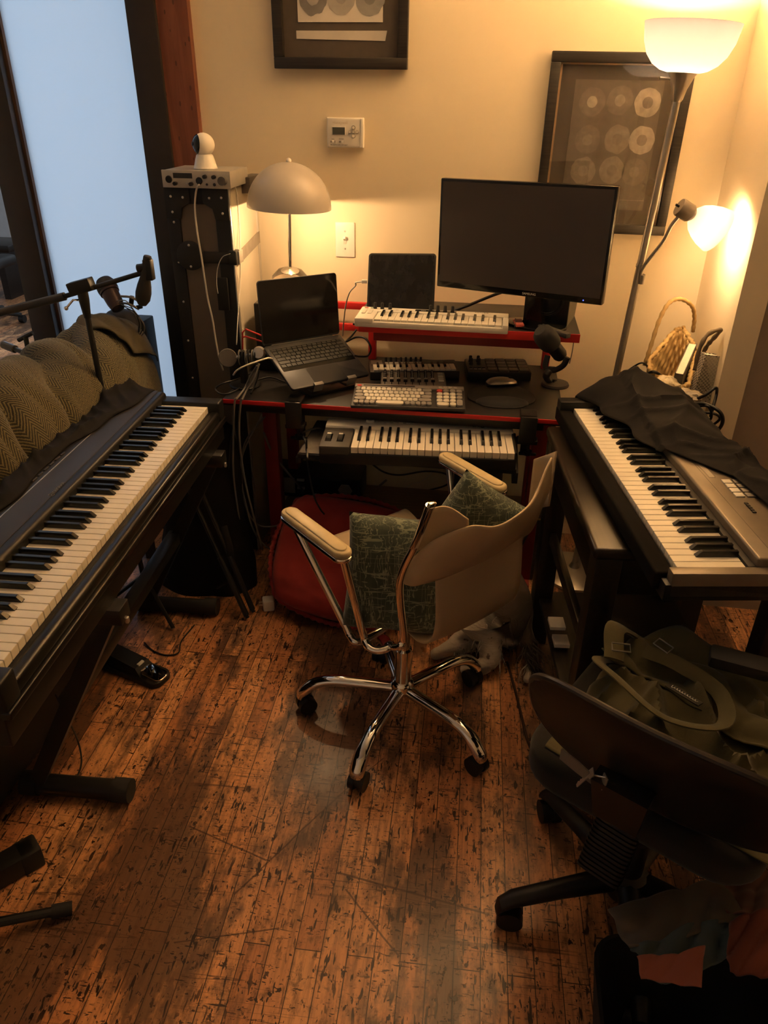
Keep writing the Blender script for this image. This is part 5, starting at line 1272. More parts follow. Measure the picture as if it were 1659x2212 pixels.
# clasp and metal strap on the lit side
s1, s0 = AX(553, 508, CX1), AX(512, 560, CX1)
MB().loft([[(CX1, s0.y, s0.z-.018), (CX1+.006, s0.y, s0.z-.018), (CX1+.006, s0.y, s0.z+.018), (CX1, s0.y, s0.z+.018)], [(CX1, CB-.005, s1.z-.030), (CX1+.004, CB-.005, s1.z-.030), (CX1+.004, CB-.005, s1.z+.010), (CX1, CB-.005, s1.z+.010)]]).build('metal_strap', mat('dull_steel_strap', (.30, .26, .21), .45, .4, var=(30, .3)), t, **W)
cz = AX(497, 560, CX1).z
cl = MB().box(CX1-.012, CX1+.014, CY-.012, CY+.028, cz-.024, cz+.022, .004).build('clasp', m_black, t, **W)
MB().box(CX1+.012, CX1+.018, CY+.008, CY+.050, cz-.022, cz+.018, .002).build('clasp_plate', m_silver, cl, **W)
hz = AY(480, 640, CY-.02)
MB().box(hz.x-.020, hz.x+.02, CY-.016, CY-.004, hz.z-.05, hz.z+.06, .004).build('name_flap', m_black, t, **W)
hd = AY(534, 396, CB-.10)
MB().box(CX1-.01, CX1+.03, CB-.16, CB-.02, CZ-.03, CZ+.02, .003).build('lid_latch', mat('dark_latch', (.12, .10, .085), .4, .4), t, **W)

# half-rack unit on the case
u0, u1 = AY(347, 358, CY-.02), AY(498, 396, CY-.02)
x0, x1, z0, z1 = u0.x, AY(497, 380, CY-.02).x, CZ+.001, CZ+.050
t = thing('audio_unit', 'silver half-rack audio unit with black knobs on top of the tall case', 'audio unit', ((x0+x1)/2, CY+.07, CZ))
m_sil = mat('pale_silver_panel', (.50, .47, .42), .42, .4, var=(20, .06))
MB().box(x0+.003, x1-.003, CY-.017, CY+.17, z0, z1, .002).build('housing', m_sil, t, **W)
MB().box(x0, x1, CY-.022, CY-.015, z0-.001, z1+.001, .0015).build('front_panel', m_sil, t, **W)
w = x1-x0; hh = z1-z0; yf = CY-.022
def onp(u, v): return V((x0+w*u, yf, z0+hh*v))
def rod(u, v, r, l, mt, nm, par=t, seg=20): 
    p = onp(u, v); o = MB().cyl(p+V((0, .002, 0)), p-V((0, l, 0)), r, r*.93, seg).build(nm, mt, par, **W); return o
MB().box(x0+w*.17, x0+w*.45, yf-.0008, yf+.001, z0+hh*.55, z0+hh*.86).build('display', mat('olive_lcd', (.035, .033, .027), .3), t, **W)
for u, v in ((.10, .47), (.545, .42)):
    o = rod(u, v, .0115, .002, m_black, 'input_socket'); MB().cyl(onp(u, v)-V((0, .0022, 0)), onp(u, v)-V((0, .003, 0)), .008, seg=18).build('socket_core', m_blackg, o, **W)
for u, v in ((.195, .24), (.43, .23), (.64, .68), (.77, .67)):
    rod(u, v, .0062, .012, m_black, 'knob')
rod(.895, .47, .0140, .016, mat('grey_volume_knob', (.10, .095, .09), .4), 'volume_knob', seg=28)
for u in (.655, .765): rod(u, .22, .0038 if u < .7 else .005, .002, m_dgrey, 'jack')
rod(.36, .25, .0025, .002, m_silver, 'jack')
# little white camera
cp = AY(441, 352, CY+.035)
t = thing('security_camera', 'small white ball-headed camera standing on the silver audio unit', 'camera', (cp.x, CY+.045, z1))
cb_ = T(cp.x, CY+.045, z1+.001)
MB(cb_).lathe([(.037, 0), (.038, .003), (.036, .006), (.0345, .012), (.030, .028), (.026, .040), (.022, .043)], 36).build('base', m_white, t, **W)
hd = MB(cb_ @ T(0, 0, .070)).sphere((0, 0, 0), (.0345, .0345, .0335), 32, 20).build('ball_head', m_white, t, **W)
ld = V((-.80, -.60, .08)).normalized()
Mf = cb_ @ T(0, 0, .070) @ aim((0, 0, 0), ld)
MB(Mf).lathe([(.0285, .0208), (.0275, .0232), (.020, .0292), (.010, .0338), (.001, .0352)], 28).build('face_disc', m_blackg, hd, **W)
MB(Mf).lathe([(.006, .033), (.006, .0365), (.004, .037)], 16).build('lens', m_blackm, hd, **W)
cable('white_cable', 'thick white cable hanging down the front of the tall flight case', [AY(430, 399, CY-.03), AY(424, 412, CY-.012), AY(421, 450, CY-.008), AY(426, 500, CY-.014), AY(436, 560, CY-.016), AY(448, 640, CY-.014), AY(459, 690, CY-.02), AY(467, 740, CY-.02), AY(474, 775, CY-.02), AY(482, 800, CY-.01)], .0032, m_wcable)
cable('white_cable', 'thin white wire hanging down the lit side of the tall flight case', [AX(507, 399, CX1+.012), AX(512, 420, CX1+.004), AX(517, 480, CX1+.004), AX(519, 560, CX1+.014), AX(518, 620, CX1+.004), AX(513, 700, CX1+.004), AX(511, 745, CX1+.004)], .0018, m_wcable)
cable('clasp_wire', 'short white wire looping off the clasp on the tall case', [AX(497, 548, CX1+.014), AY(480, 556, CY-.03), AY(470, 580, CY-.03), AY(468, 610, CY-.026), AY(471, 634, CY-.024)], .0012, m_wcable)

# ---------------------------------------------------------------- coat draped behind the left piano
def coat(u, v):
    y = 1.00+1.56*u
    a = math.pi*(1.16-1.30*v)                        # back bottom over the top to the front bottom
    cx, cz = -1.345+.03*math.sin(u*3), .72
    end = 1-max(0, (u-.80)/.20)**2.2*.42
    rx, rz = .185*end, .225*end*(1-.05*u)
    w_ = y*1.75+v*1.0+.30*nz(y*1.3, v*1.1, 11)+.12*nz(y*5, v*2, 4)
    s1 = math.sin(w_*8.5+2.2*nz(y*2.2, v*2.0)); s2 = math.sin(w_*19+3*nz(y*4, v*3, 5))
    fo = -.075*(1-abs(s1))**2.4*(.55+.9*nz(y*2, v*2, 21)+.45)-.030*(1-abs(s2))**2*(.6+nz(y*3, v*3, 31))+.020*nz(y*7, v*5, 2)+.018
    fo *= (.55+.45*math.sin(min(1, v*1.3)*math.pi))
    r_ = 1+fo*3.4
    x = cx+rx*math.cos(a)*r_; z = cz+rz*math.sin(a)*r_
    if v > .82: z -= (v-.82)*.55; x += (v-.82)*.02
    if v < .10: z -= (.10-v)*1.5
    if u > .93: y -= (u-.93)*.3
    return (x, y+.02*nz(u*8, v*6, 9), z)
m = MB().grid(coat, 170, 60, 1.56, .62)
t = thing('tweed_coat', 'olive herringbone coat draped in folds over equipment behind left piano', 'coat', (-1.345, 1.8, .62))
m.build('coat_body', m_tweed, t, world=True, solid=.006, sharp=180)
def lapel(u, v):
    p = V(coat(.80+.17*u, .40+.34*v+.10*u)); return p+V((.012+.012*math.sin(v*math.pi), .01, .012+.010*math.sin(u*math.pi)))
MB().grid(lapel, 24, 20, .3, .3).build('collar', cloth_mat('olive_brown_lining', (.075, .062, .034)), t, world=True, solid=.005, sharp=180)
t = thing('equipment_rack', 'black rack of equipment hidden under the herringbone coat', 'equipment', (-1.345, 1.75, 0))
MB().box(-1.45, -1.24, .9, 2.40, .55, .82, .02).build('rack_body', m_blackm, t, **W)
for x in (-1.43, -1.26):
    for y in (1.95, 2.35): MB().box(x-.015, x+.015, y-.015, y+.015, 0, .56).build('leg', m_bsteel, t, **W)
# black cloth-covered amplifier behind the coat
pa, pb = AY(318, 692, 2.62), AY(372, 700, 2.62)
t = thing('amplifier', 'black cloth-fronted amplifier in front of the frosted pane', 'amplifier', ((pa.x+pb.x)/2-.07, 2.62, 0))
ax_r = AY(344, 770, 2.74).x
MB().box(pa.x-.16, ax_r, 2.56, 2.74, 0, pa.z-.012, .006).build('cabinet', m_blackm, t, **W)
MB().box(pa.x-.15, ax_r-.012, 2.548, 2.562, .03, pa.z-.03, .004).build('grille_cloth', m_bcloth, t, **W)
# studio microphone with cables lying on top of the coat
t = thing('studio_microphone', 'black cylindrical studio microphone with cables on top of the coat', 'microphone', tuple(AY(250, 700, 2.42)))
h0, h1 = AY(232, 622, 2.42), AY(268, 690, 2.36); Mx = aim(h0, h1-h0)
MB(Mx).lathe([(.004, -.034), (.026, -.030), (.034, -.015), (.035, .004), (.034, .012)], 32).build('grille', m_rubber, t, **W)
MB(Mx).lathe([(.033, .012), (.033, .020), (.029, .022), (.027, .060), (.022, .085), (.010, .090)], 28).build('mic_body', mat('dark_plum_metal', (.05, .033, .035), .3, .5), t, **W)
for k, (a, b) in enumerate((((255, 655), (300, 668)), ((262, 640), (306, 655)))):
    MB().tube([AY(*a, 2.40), AY((a[0]+b[0])/2, (a[1]+b[1])/2-5, 2.38), AY(*b, 2.40)], .004, 8).build('mount_arm', m_grey, t, **W)
MB().cyl(AY(285, 640, 2.40), AY(283, 660, 2.40), .008).cyl(AY(296, 664, 2.40), AY(306, 662, 2.40), .007).build('mount_knob', m_black, t, **W)
hp = AY(272, 690, 2.46)
MB(T(*hp) @ RY(20)).sphere((0, 0, -.05), (.085, .06, .085), 24, 14).build('padded_housing', m_blackm, t, **W)
for i in range(5):
    MB().tube([AY(250+i*6, 650+i*4, 2.375), AY(275+i*7, 652+i*9, 2.36), AY(296+i*4, 690+i*6, 2.37), AY(300-i*3, 725+i*5, 2.38)], .0018, 6).build('wire', m_cable if i % 2 else m_gcable, t, **W)
# boom microphone stand
YB = 2.03
b0, b1 = AY(224, 862, YB), AY(181, 645, YB)
dirp = (b1-b0).normalized(); base = b0-dirp*(b0.z/dirp.z)
base = V((b0.x+.03, YB, 0))
t = thing('microphone_stand', 'black boom microphone stand standing in front of the coat', 'microphone stand', tuple(base))
MB().tube([base+V((0, 0, .05)), b0, b1], .0085, 12, smooth=False).build('pole', m_bsteel, t, **W)
for a in (80, 200, 320):
    e = base+V((.18*math.cos(R(a)), .18*math.sin(R(a)), .012)); MB().tube([base+V((0, 0, .14)), e], .007, 8, smooth=False).build('leg', m_bsteel, t, **W)
MB(aim(b1-dirp*.035, dirp)).lathe([(.010, -.02), (.012, 0), (.015, .03), (.015, .055), (.012, .07)], 20).build('tilt_clamp', m_black, t, **W)
q0, q1 = AY(-60, 690, YB-.035), AY(322, 585, YB+.0)
MB().tube([q0, AY(140, 640, YB-.022)], .0115, 12, smooth=False).build('boom_sleeve', m_dgrey, t, **W)
MB().tube([AY(130, 643, YB-.024), q1], .0068, 12, smooth=False).build('boom_arm', m_bsteel, t, **W)
pj = AY(176, 619, YB-.02); MB(frame(pj, q1-q0, (0, 1, 0))).box(-.035, .035, -.018, .018, -.016, .018, .003).build('boom_clamp', m_black, t, **W)
kn_ = MB().tube([AY(170, 648, YB-.02), AY(158, 648, YB-.03), AY(143, 666, YB-.035)], .003, 8, smooth=False).build('wing_handle', m_chrome, t, **W)
MB().sphere(AY(143, 666, YB-.035), .006, 14, 10).build('handle_ball', m_chrome, kn_, **W)
MB().cyl(AY(298, 580, YB), AY(322, 577, YB), .012).box(q1.x-.012, q1.x+.012, YB-.012, YB+.012, AY(318, 595, YB).z-.012, AY(318, 560, YB).z, .003).build('mic_clip', m_black, t, **W)
m0, m1 = AY(319, 553, YB), AY(308, 650, YB)
t = thing('boom_microphone', 'black handheld microphone clipped upside down at the boom arm end', 'microphone', tuple(m1))
MB(aim(m0, m1-m0)).lathe([(.010, 0), (.0115, .004), (.0125, .03), (.014, .06), (.0195, .085), (.022, .105), (.0205, .125), (.012, .140), (.002, .144)], 28).build('mic_body', m_blackm, t, **W)
# second microphone tail pointing in from the left, by the coat
a, b = AY(8, 745, 2.25), AY(58, 764, 2.20)
t = thing('stand_clamp', 'black microphone stand arm end with wing screw left of coat', 'stand arm', tuple(b))
MB().cyl(a, a.lerp(b, .5), .013, seg=18).build('counterweight', m_dgrey, t, **W); MB().cyl(a.lerp(b, .3), b.lerp(a, -.6), .008, seg=14).build('arm', m_bsteel, t, **W)
MB().tube([AY(40, 735, 2.2), AY(55, 727, 2.2), AY(71, 719, 2.2)], .007, 8, smooth=False).build('wing_screw', m_black, t, **W)
MB().cyl(AY(55, 727, 2.2), AY(60, 752, 2.2), .008).build('clamp_body', m_black, t, **W)

# ---------------------------------------------------------------- next room, seen past the partition
oc = V((-3.95, 5.35, 0))
t = thing('swivel_chair', 'black swivel chair in the daylit room beyond the partition', 'chair', tuple(oc))
MB(T(oc.x, oc.y, 0)).lathe([(.03, .1), (.03, .42)], 16).build('column', m_bsteel, t, **W)
MB(T(oc.x, oc.y, 0)).box(-.25, .25, -.25, .25, .42, .50, .03, 3).build('seat', m_blackm, t, **W)
MB(T(oc.x, oc.y, 0) @ RZ(30)).box(-.03, .03, -.24, .24, .55, 1.05, .028, 3).build('backrest', m_blackm, t, **W)
MB(T(oc.x, oc.y, 0) @ RZ(30)).box(-.03, .05, -.03, .03, .44, .7, .01).build('back_support', m_bsteel, t, **W)
for i in range(5):
    a = R(20+72*i); e = oc+V((.29*math.cos(a), .29*math.sin(a), .06)); MB().tube([oc+V((0, 0, .11)), e], .018, 10, smooth=False).build('base_arm', m_bsteel, t, **W)
    MB().cyl(e+V((-.02, 0, -.03)), e+V((.02, 0, -.03)), .03).build('caster', m_black, t, **W)
t = thing('bench', 'dark brown wooden bench in the room beyond the partition', 'bench', (-5.0, 6.3, 0))
MB().box(-5.9, -4.1, 6.1, 6.5, .40, .46, .01).build('bench_top', m_walnut, t, **W)
for x in (-5.8, -4.25): MB().box(x, x+.06, 6.12, 6.48, 0, .40).build('leg', m_walnut, t, **W)

# ---------------------------------------------------------------- floor things on the left
p0, p1 = AZ(235, 1418, .02), AZ(345, 1462, .02); dd = p1-p0
Mp_ = frame((p0+p1)/2*1-V((0, 0, .02)), V((dd.x, dd.y, 0)), (0, 1, 0)); l_ = dd.length
t = thing('sustain_pedal', 'black sustain pedal with chrome footplate on the floorboards', 'pedal', M=Mp_)
MB().prism(rrect(l_/2+.02, .042, .03), 0, .022, .006, 3).build('base', m_black, t)
MB().loft([[(-l_/2-.005, -.034, .018), (l_/2-.045, -.034, .018), (l_/2-.045, .034, .018), (-l_/2-.005, .034, .018)], [(-l_/2+.01, -.026, .062), (l_/2-.07, -.028, .046), (l_/2-.07, .028, .046), (-l_/2+.01, .026, .062)]]).build('housing', m_black, t)
fp = []
for x, y in rrect(.042, .026, .02): fp.append((x+l_/2-.022, y))
MB(T(0, 0, .034) @ RY(6)).prism(fp, 0, .006, .002).build('footplate', m_chrome, t)
MB().box(l_/2-.078, l_/2-.068, -.012, .012, .044, .050, .001).build('pale_mark', m_offw, t)
cable('pedal_cable', 'thin black cable trailing from the sustain pedal', [AZ(312, 1388, .006), AZ(330, 1405, .004), AZ(358, 1415, .004), AZ(385, 1410, .004), AZ(392, 1385, .004), AZ(420, 1350, .004)], .0025, m_cable)
cable('piano_cable', 'black cable hanging at the slanted leg of the left stand', [AX(120, 1500, -1.0), AX(150, 1560, -1.0), AZ(168, 1600, .05), AZ(176, 1640, .02), AZ(170, 1670, .004), AZ(150, 1700, .004)], .0025, m_cable)
a, b = AZ(82, 1835, .03), AZ(-40, 1905, .03)
t = thing('floor_bar', 'thick square black bar on floor at the left edge, nearer than piano stand', 'stand', tuple((a+b)/2-V((0, 0, .03))))
MB(frame((a+b)/2, b-a, (0, 1, 0))).box(-(b-a).length/2, (b-a).length/2, -.028, .028, -.03, .028, .006).build('foot_bar', m_bsteel, t, **W)
MB(frame(a, b-a, (0, 1, 0))).box(-.004, .045, -.030, .030, -.03, .030, .006).build('end_cap', m_rubber, t, **W)
a, b = AZ(152, 1962, .016), AZ(-60, 2003, .05)
t = thing('tripod_leg', 'thin black tripod stand leg with rubber tip at bottom left', 'stand leg', tuple(a-V((0, 0, .016))))
MB().tube([a, b], .011, 10, smooth=False).build('leg_tube', m_bsteel, t, **W); MB().tube([a.lerp(b, -.02), a.lerp(b, .2)], .0155, 12, smooth=False).build('rubber_tip', m_rubber, t, **W)
# folded music stands and gig bag leaning behind the left piano's far end
t = thing('gig_bag', 'soft black gig bag on the floor under far end of left piano', 'bag', (-1.0, 2.28, 0))
def gb(u, v):
    a = 2*math.pi*u; c, s = math.cos(a), math.sin(a); r_ = 1+.10*nz(c*2, s*2, v*3)
    tp = (1-.45*v)
    return (-.98+.19*c*r_*tp+.03*v, 2.22+.10*s*r_*tp+.05*v, .0+.62*v+.02*nz(u*9, v*9))
MB().grid(gb, 48, 24).build('bag_body', m_bcloth, t, world=True, sharp=180)
MB().tube([(-.86, 2.14, .3), (-.83, 2.10, .22), (-.84, 2.09, .12), (-.90, 2.10, .06)], .012, 8, flat=.3).build('bag_strap', m_bcloth, t, **W)
for k, (a, b) in enumerate((((400, 1040), (535, 1335)), ((430, 1050), (548, 1322)))):
    pa, pb = AY(*a, 2.16), AZ(*b, .012)
    lab = ('folded black music stand pole leaning under desk corner, left of the two', 'folded black music stand pole leaning under desk corner, right of the two')[k]
    t = thing('folded_stand', lab, 'music stand', tuple(pb), group='folded music stands'); MB().tube([pa, pb], .007, 10, smooth=False).build('pole', m_bsteel, t, **W); MB().tube([pb.lerp(pa, .02), pb.lerp(pa, .45)], .010, 10, smooth=False).build('sleeve', m_black, t, **W)

t = thing('bass_cabinet', 'large black cabinet on the floor behind the slanted stand leg', 'amplifier', (-1.36, 1.3, 0))
MB().box(-1.64, -1.128, .55, 1.86, .02, .545, .03, 3).build('cabinet', m_blackm, t, **W)
for x in (-1.58, -1.16):
    for y in (.6, 1.8): MB().cyl((x, y, 0), (x, y, .022), .02).build('foot', m_rubber, t, **W)

# ---------------------------------------------------------------- under the desk
DSZ = .185
pt0, pt1 = AY(582, 1030, 2.60), AY(780, 1085, 2.60)
x0, x1 = AY(584, 1060, 2.60).x, AY(779, 1060, 2.60).x; zt = AY(680, 1030, 2.60).z
t = thing('computer_tower', 'black desktop computer lying on the shelf under the desk, back outward', 'computer', ((x0+x1)/2, 2.68, DSZ))
MB().box(x0, x1, 2.60, 2.745, DSZ, zt, .004).build('case', m_black, t, **W)
m_met = mat('dull_steel', (.38, .36, .33), .5, .3)
MB().box(x0+.01, x0+.105, 2.594, 2.601, DSZ+.02, zt-.012).build('power_supply_plate', m_met, t, **W)
vn = MB().box(x1-.125, x1-.01, 2.595, 2.601, DSZ+.015, zt-.012).build('vent_plate', m_black, t, **W)
MB(T(x1-.062, 2.595, (DSZ+zt)/2) @ RX(90)).lathe([(.030, 0), (.028, .002)], 6).build('fan_guard', m_met, vn, **W)
for i in range(4): MB().box(x0+.115, x0+.145, 2.592, 2.601, DSZ+.022+i*.018, DSZ+.032+i*.018, .001).build('port', m_met if i % 2 else m_dgrey, t, **W)
t = thing('power_strip', 'black power strip with plugs on the shelf in front of the computer', 'power strip', tuple(AZ(700, 1108, DSZ)))
ps = AZ(690, 1105, DSZ+.02); MB(T(ps.x, ps.y+.03, DSZ)).box(-.10, .13, -.022, .022, 0, .035, .005).build('strip_body', m_black, t, **W)
for i in range(3): MB(T(ps.x-.06+i*.06, ps.y+.03, DSZ+.035)).box(-.014, .014, -.014, .014, 0, .022, .004).build('plug', m_blackm, t, **W)
pk = AY(811, 1082, 2.74)
t = thing('wall_charger', 'round pale charger puck hanging behind the desk', 'charger', (pk.x, 2.77, pk.z))
MB(T(pk.x, 2.79, pk.z) @ RX(90)).lathe([(.052, 0), (.055, .006), (.055, .026), (.048, .034), (.02, .036)], 10).build('puck', mat('pale_puck', (.70, .64, .55), .5), t, **W)
MB(T(pk.x+.01, 2.785, pk.z+.05)).cyl((0, 0, 0), (.03, 0, .03), .005).build('plug_tail', m_gcable, t, **W)
cable('thin_wire', 'grey wire joining the pale charger puck to the computer', [AY(778, 1082, 2.72), AY(760, 1083, 2.70), AY(735, 1080, 2.62), AY(720, 1075, 2.58)], .003, m_gcable)
cable('black_cable', 'black cable curving along the wall under the desk', [AY(800, 1000, 2.76), AY(830, 1020, 2.77), AY(865, 1026, 2.78), AY(920, 1018, 2.78), AY(965, 1025, 2.77), AY(968, 1045, 2.77), AY(930, 1058, 2.78), AY(880, 1065, 2.78), AY(845, 1076, 2.77)], .004, m_cable)
cable('thin_wire', 'thin pale wire drooping on the wall under the desk', [AY(935, 1020, 2.785), AY(925, 1030, 2.785), AY(905, 1042, 2.785), AY(890, 1045, 2.785), AY(870, 1060, 2.785)], .0012, m_wcable)
# amplifier on the right under the desk
s0 = AY(982, 1010, 2.62); s1 = AY(1078, 1110, 2.62)
t = thing('subwoofer', 'dark box with grey switch panel under right side of desk', 'speaker', ((s0.x+s1.x)/2, 2.68, DSZ))
MB().box(s0.x, s1.x, 2.62, 2.745, DSZ, s0.z, .006).build('cabinet', m_blackm, t, **W)
sp_ = MB().box(s0.x+.018, s0.x+.085, 2.614, 2.621, s0.z-.11, s0.z-.025, .002).build('switch_panel', m_dgrey, t, **W)
for i in range(3):
    for j in range(2): MB().box(s0.x+.024+j*.030, s0.x+.048+j*.030, 2.609, 2.615, s0.z-.105+i*.027, s0.z-.086+i*.027, .002).build('switch', m_grey, sp_, **W)
# pale boards and cardboard right of the desk leg
c0 = AY(1090, 1090, 2.70); c1 = AY(1150, 1180, 2.55)
t = thing('cardboard_box', 'open tan cardboard box on the floor under right end of desk', 'box', (c0.x+.09, 2.66, 0))
MB().box(c0.x, c0.x+.17, 2.58, 2.745, 0, .16, .002).build('box_body', m_card, t, **W)
MB().loft([[(c0.x, 2.58, .158), (c0.x+.17, 2.58, .158), (c0.x+.17, 2.583, .158), (c0.x, 2.583, .158)], [(c0.x+.0, 2.53, .21), (c0.x+.17, 2.53, .21), (c0.x+.17, 2.533, .21), (c0.x, 2.533, .21)]]).build('box_flap', m_card, t, **W)
a, b = AY(1199, 960, 2.70), AY(1165, 1105, 2.60)
MB().loft([[(a.x-.02, 2.74, a.z+.05), (a.x+.0, 2.74, a.z+.05), (a.x+.0, 2.78, a.z+.05), (a.x-.02, 2.78, a.z+.05)], [(b.x-.03, 2.42, .005), (b.x-.01, 2.42, .005), (b.x-.01, 2.78, .005), (b.x-.03, 2.78, .005)]]).build('leaning_board', m_walnut, label='dark board leaning against the wall at the right desk leg', cat='board')
pw = AZ(580, 1305, .02)
t = thing('power_adaptor', 'white square power adaptor on the floor left of red cushion', 'power adaptor', (pw.x, pw.y, 0), 20)
MB().box(-.020, .020, -.020, .020, 0, .045, .006, 3).build('adaptor_body', m_white, t)
for y in (-.008, .008): MB().box(-.034, -.018, y-.0008, y+.0008, .022, .030).build('prong', m_silver, t)
for k, pts in enumerate(([(572, 900), (528, 960), (523, 1040), (533, 1100), (560, 1135), (600, 1135), (618, 1120)], [(566, 895), (520, 1000), (535, 1105), (556, 1160), (590, 1190), (612, 1190)], [(570, 935), (590, 980), (625, 1025), (640, 1042), (655, 1060)], [(700, 1100), (690, 1080), (680, 1068), (650, 1100)], [(522, 870), (510, 900), (498, 960), (492, 1040)], [(662, 950), (664, 1000), (678, 1070), (692, 1100), (700, 1110)])):
    lab = ['grey cable hanging off left of desk to the far left armrest', 'grey cable looping down from desk behind the red cushion', 'grey cable crossing to the back of the computer under desk', 'pale cable arching over the power strip', 'thin black cable hanging below left desk corner', 'dark cable dropping from the tray past the computer'][k]
    ys = [2.28, 2.25, 2.34, 2.54, 2.24, 2.12][k]
    cable('hanging_cable', lab, [AY(*p, ys+.02*math.sin(i*1.7)+(.03*i if k == 2 else 0)) for i, p in enumerate(pts)], (.003, .003, .004, .003, .0025, .003)[k], (m_gcable, m_gcable, m_gcable, m_wcable, m_cable, m_cable)[k])
cable('usb_cable', 'chrome plugged cable on the foam mat left of the tray keyboard', [V(AY(708, 938, 2.33)), AZ(690, 925, TZ+.02), AZ(660, 932, TZ+.012), AZ(655, 940, TZ+.010), AZ(663, 962, TZ+.010), AZ(664, 988, TZ+.012)], .003, m_gcable)

# ---------------------------------------------------------------- cables and small stand left of the laptop
bs = AZ(530, 832, DZ)
t = thing('tabletop_mic_stand', 'round based small stand wrapped in cable left of laptop', 'microphone stand', (bs.x, bs.y, DZ))
MB(T(bs.x, bs.y, DZ)).lathe([(.052, 0), (.054, .004), (.050, .008), (.012, .012)], 40).build('base', m_black, t, **W)
MB(T(bs.x, bs.y, DZ)).lathe([(.016, .01), (.012, .05), (.010, .12)], 20).build('stem', m_black, t, **W)
pd = AY(492, 773, bs.y-.01)
MB(aim(pd, V((.35, -.9, .25)))).lathe([(.029, -.006), (.031, 0), (.029, .006)], 36).build('pop_filter', mat('grey_mesh_disc', (.12, .11, .10), .7, bump=(600, .6)), t, **W)
MB().cyl(AY(510, 772, bs.y), AY(545, 766, bs.y), .006).build('disc_arm', m_silver, t, **W)
MB(aim(AY(560, 762, bs.y), (0, -1, .3))).lathe([(.020, -.01), (.022, 0), (.018, .012)], 24).build('clamp_knob', m_silver, t, **W)
for i in range(6):
    cx = AY(518+i*7, 768, bs.y); MB().tube([cx+V((.016*math.cos(a)*0, .016*math.cos(a), .024*math.sin(a)-.006)) for a in [2*math.pi*k/16 for k in range(17)]], .0026, 6, n=3).build('wrapped_cable', m_cable if i % 2 else m_gcable, t, **W)
cable('laptop_cable', 'pale cable plugged into the left side of laptop', [AY(588, 775, 2.30), AY(577, 774, 2.28), AY(552, 782, 2.24), AY(530, 790, 2.22), AY(512, 800, 2.22), AY(504, 810, 2.24)], .0028, m_wcable)
cable('jack_cable', 'black cable ending in a metal jack on the desk left corner', [AZ(560, 800, DZ+.06), AZ(555, 820, DZ+.03), AZ(548, 838, DZ+.005), AZ(542, 850, DZ+.004)], .0028, m_cable)
for k, pts in enumerate(([(555, 790), (540, 815), (528, 840), (512, 860)], [(560, 785), (548, 820), (532, 845), (524, 862)])):
    z = [.10, .05, .012, .006]
    P = [AZ(px, py, DZ+z[i]) for i, (px, py) in enumerate(pts)]; e = P[-1]
    P += [V((e.x-.005, DY-.012, DZ-.004)), V((e.x-.02, DY-.012, DZ-.12)), V((e.x-.035+.02*k, DY-.008, DZ-.30)), V((e.x-.03+.05*k, DY+.01, .16))]
    cable('draped_cable', ('grey cable draped over left front edge of desk, left one', 'grey cable draped over left front edge of desk, right one')[k], P, .0035, m_gcable)
cable('looped_cable', 'black cable loop sagging over left end of desk', [AZ(545, 805, DZ+.02), AZ(510, 820, DZ+.03), AZ(482, 828, DZ+.03), AZ(466, 840, DZ+.01), AZ(478, 851, DZ+.006), AZ(500, 848, DZ+.006), AZ(535, 830, DZ+.006), AZ(580, 815, DZ+.01), AZ(615, 825, DZ+.005), AZ(625, 826, DZ+.005)], .003, m_cable)
cable('coiled_cable', 'black coiled cable at the right rear corner of laptop', [AY(770, 712, 2.6), AY(760, 725, 2.58), AY(748, 738, 2.54), AY(770, 728, 2.52), AY(790, 732, 2.50), AY(801, 752, 2.48), AY(795, 768, 2.48), AY(778, 770, 2.46), AY(765, 768, 2.45)], .0035, m_cable)
cable('tablet_cable', 'white charging cable curving down from the tablet', [tp[3].lerp(tp[0], .46)+V((-.016, 0, 0)), tp[3].lerp(tp[0], .46)+V((-.04, -.002, -.004)), AY(768, 617, 2.54), AY(755, 632, 2.56), AY(747, 660, 2.60), AY(743, 690, 2.64), AY(740, 725, 2.68)], .0024, m_wcable)
MB(frame(tp[3].lerp(tp[0], .46)+V((-.010, 0, 0)), (1, 0, 0), (0, 0, 1))).box(-.010, .009, -.006, .006, -.004, .004, .0015).build('cable_plug', m_white, label='white square plug at the left edge of the tablet', cat='plug')
cable('monitor_cable', 'thick black cable sagging from the monitor behind white synth', [AY(1095, 628, 2.52), AY(1070, 636, 2.55), AY(1040, 648, 2.58), AY(1005, 662, 2.60), AY(975, 672, 2.62), AY(950, 676, 2.64)], .005, m_cable)
cable('speaker_wire', 'thin wire looping off the right end of the red shelf', [AY(1236, 695, 2.62), AY(1240, 705, 2.60), AY(1240, 730, 2.60), AY(1236, 760, 2.60), AY(1230, 785, 2.62)], .0018, m_gcable)
cable('floor_cable', 'long brown cable running along floor past the office chair', [AZ(1095, 1430, .004), AZ(1110, 1480, .004), AZ(1125, 1540, .004), AZ(1140, 1600, .004), AZ(1165, 1655, .004), AZ(1205, 1705, .004), AZ(1260, 1760, .004), AZ(1320, 1800, .004)], .004, mat('brown_cable', (.05, .022, .012), .6))

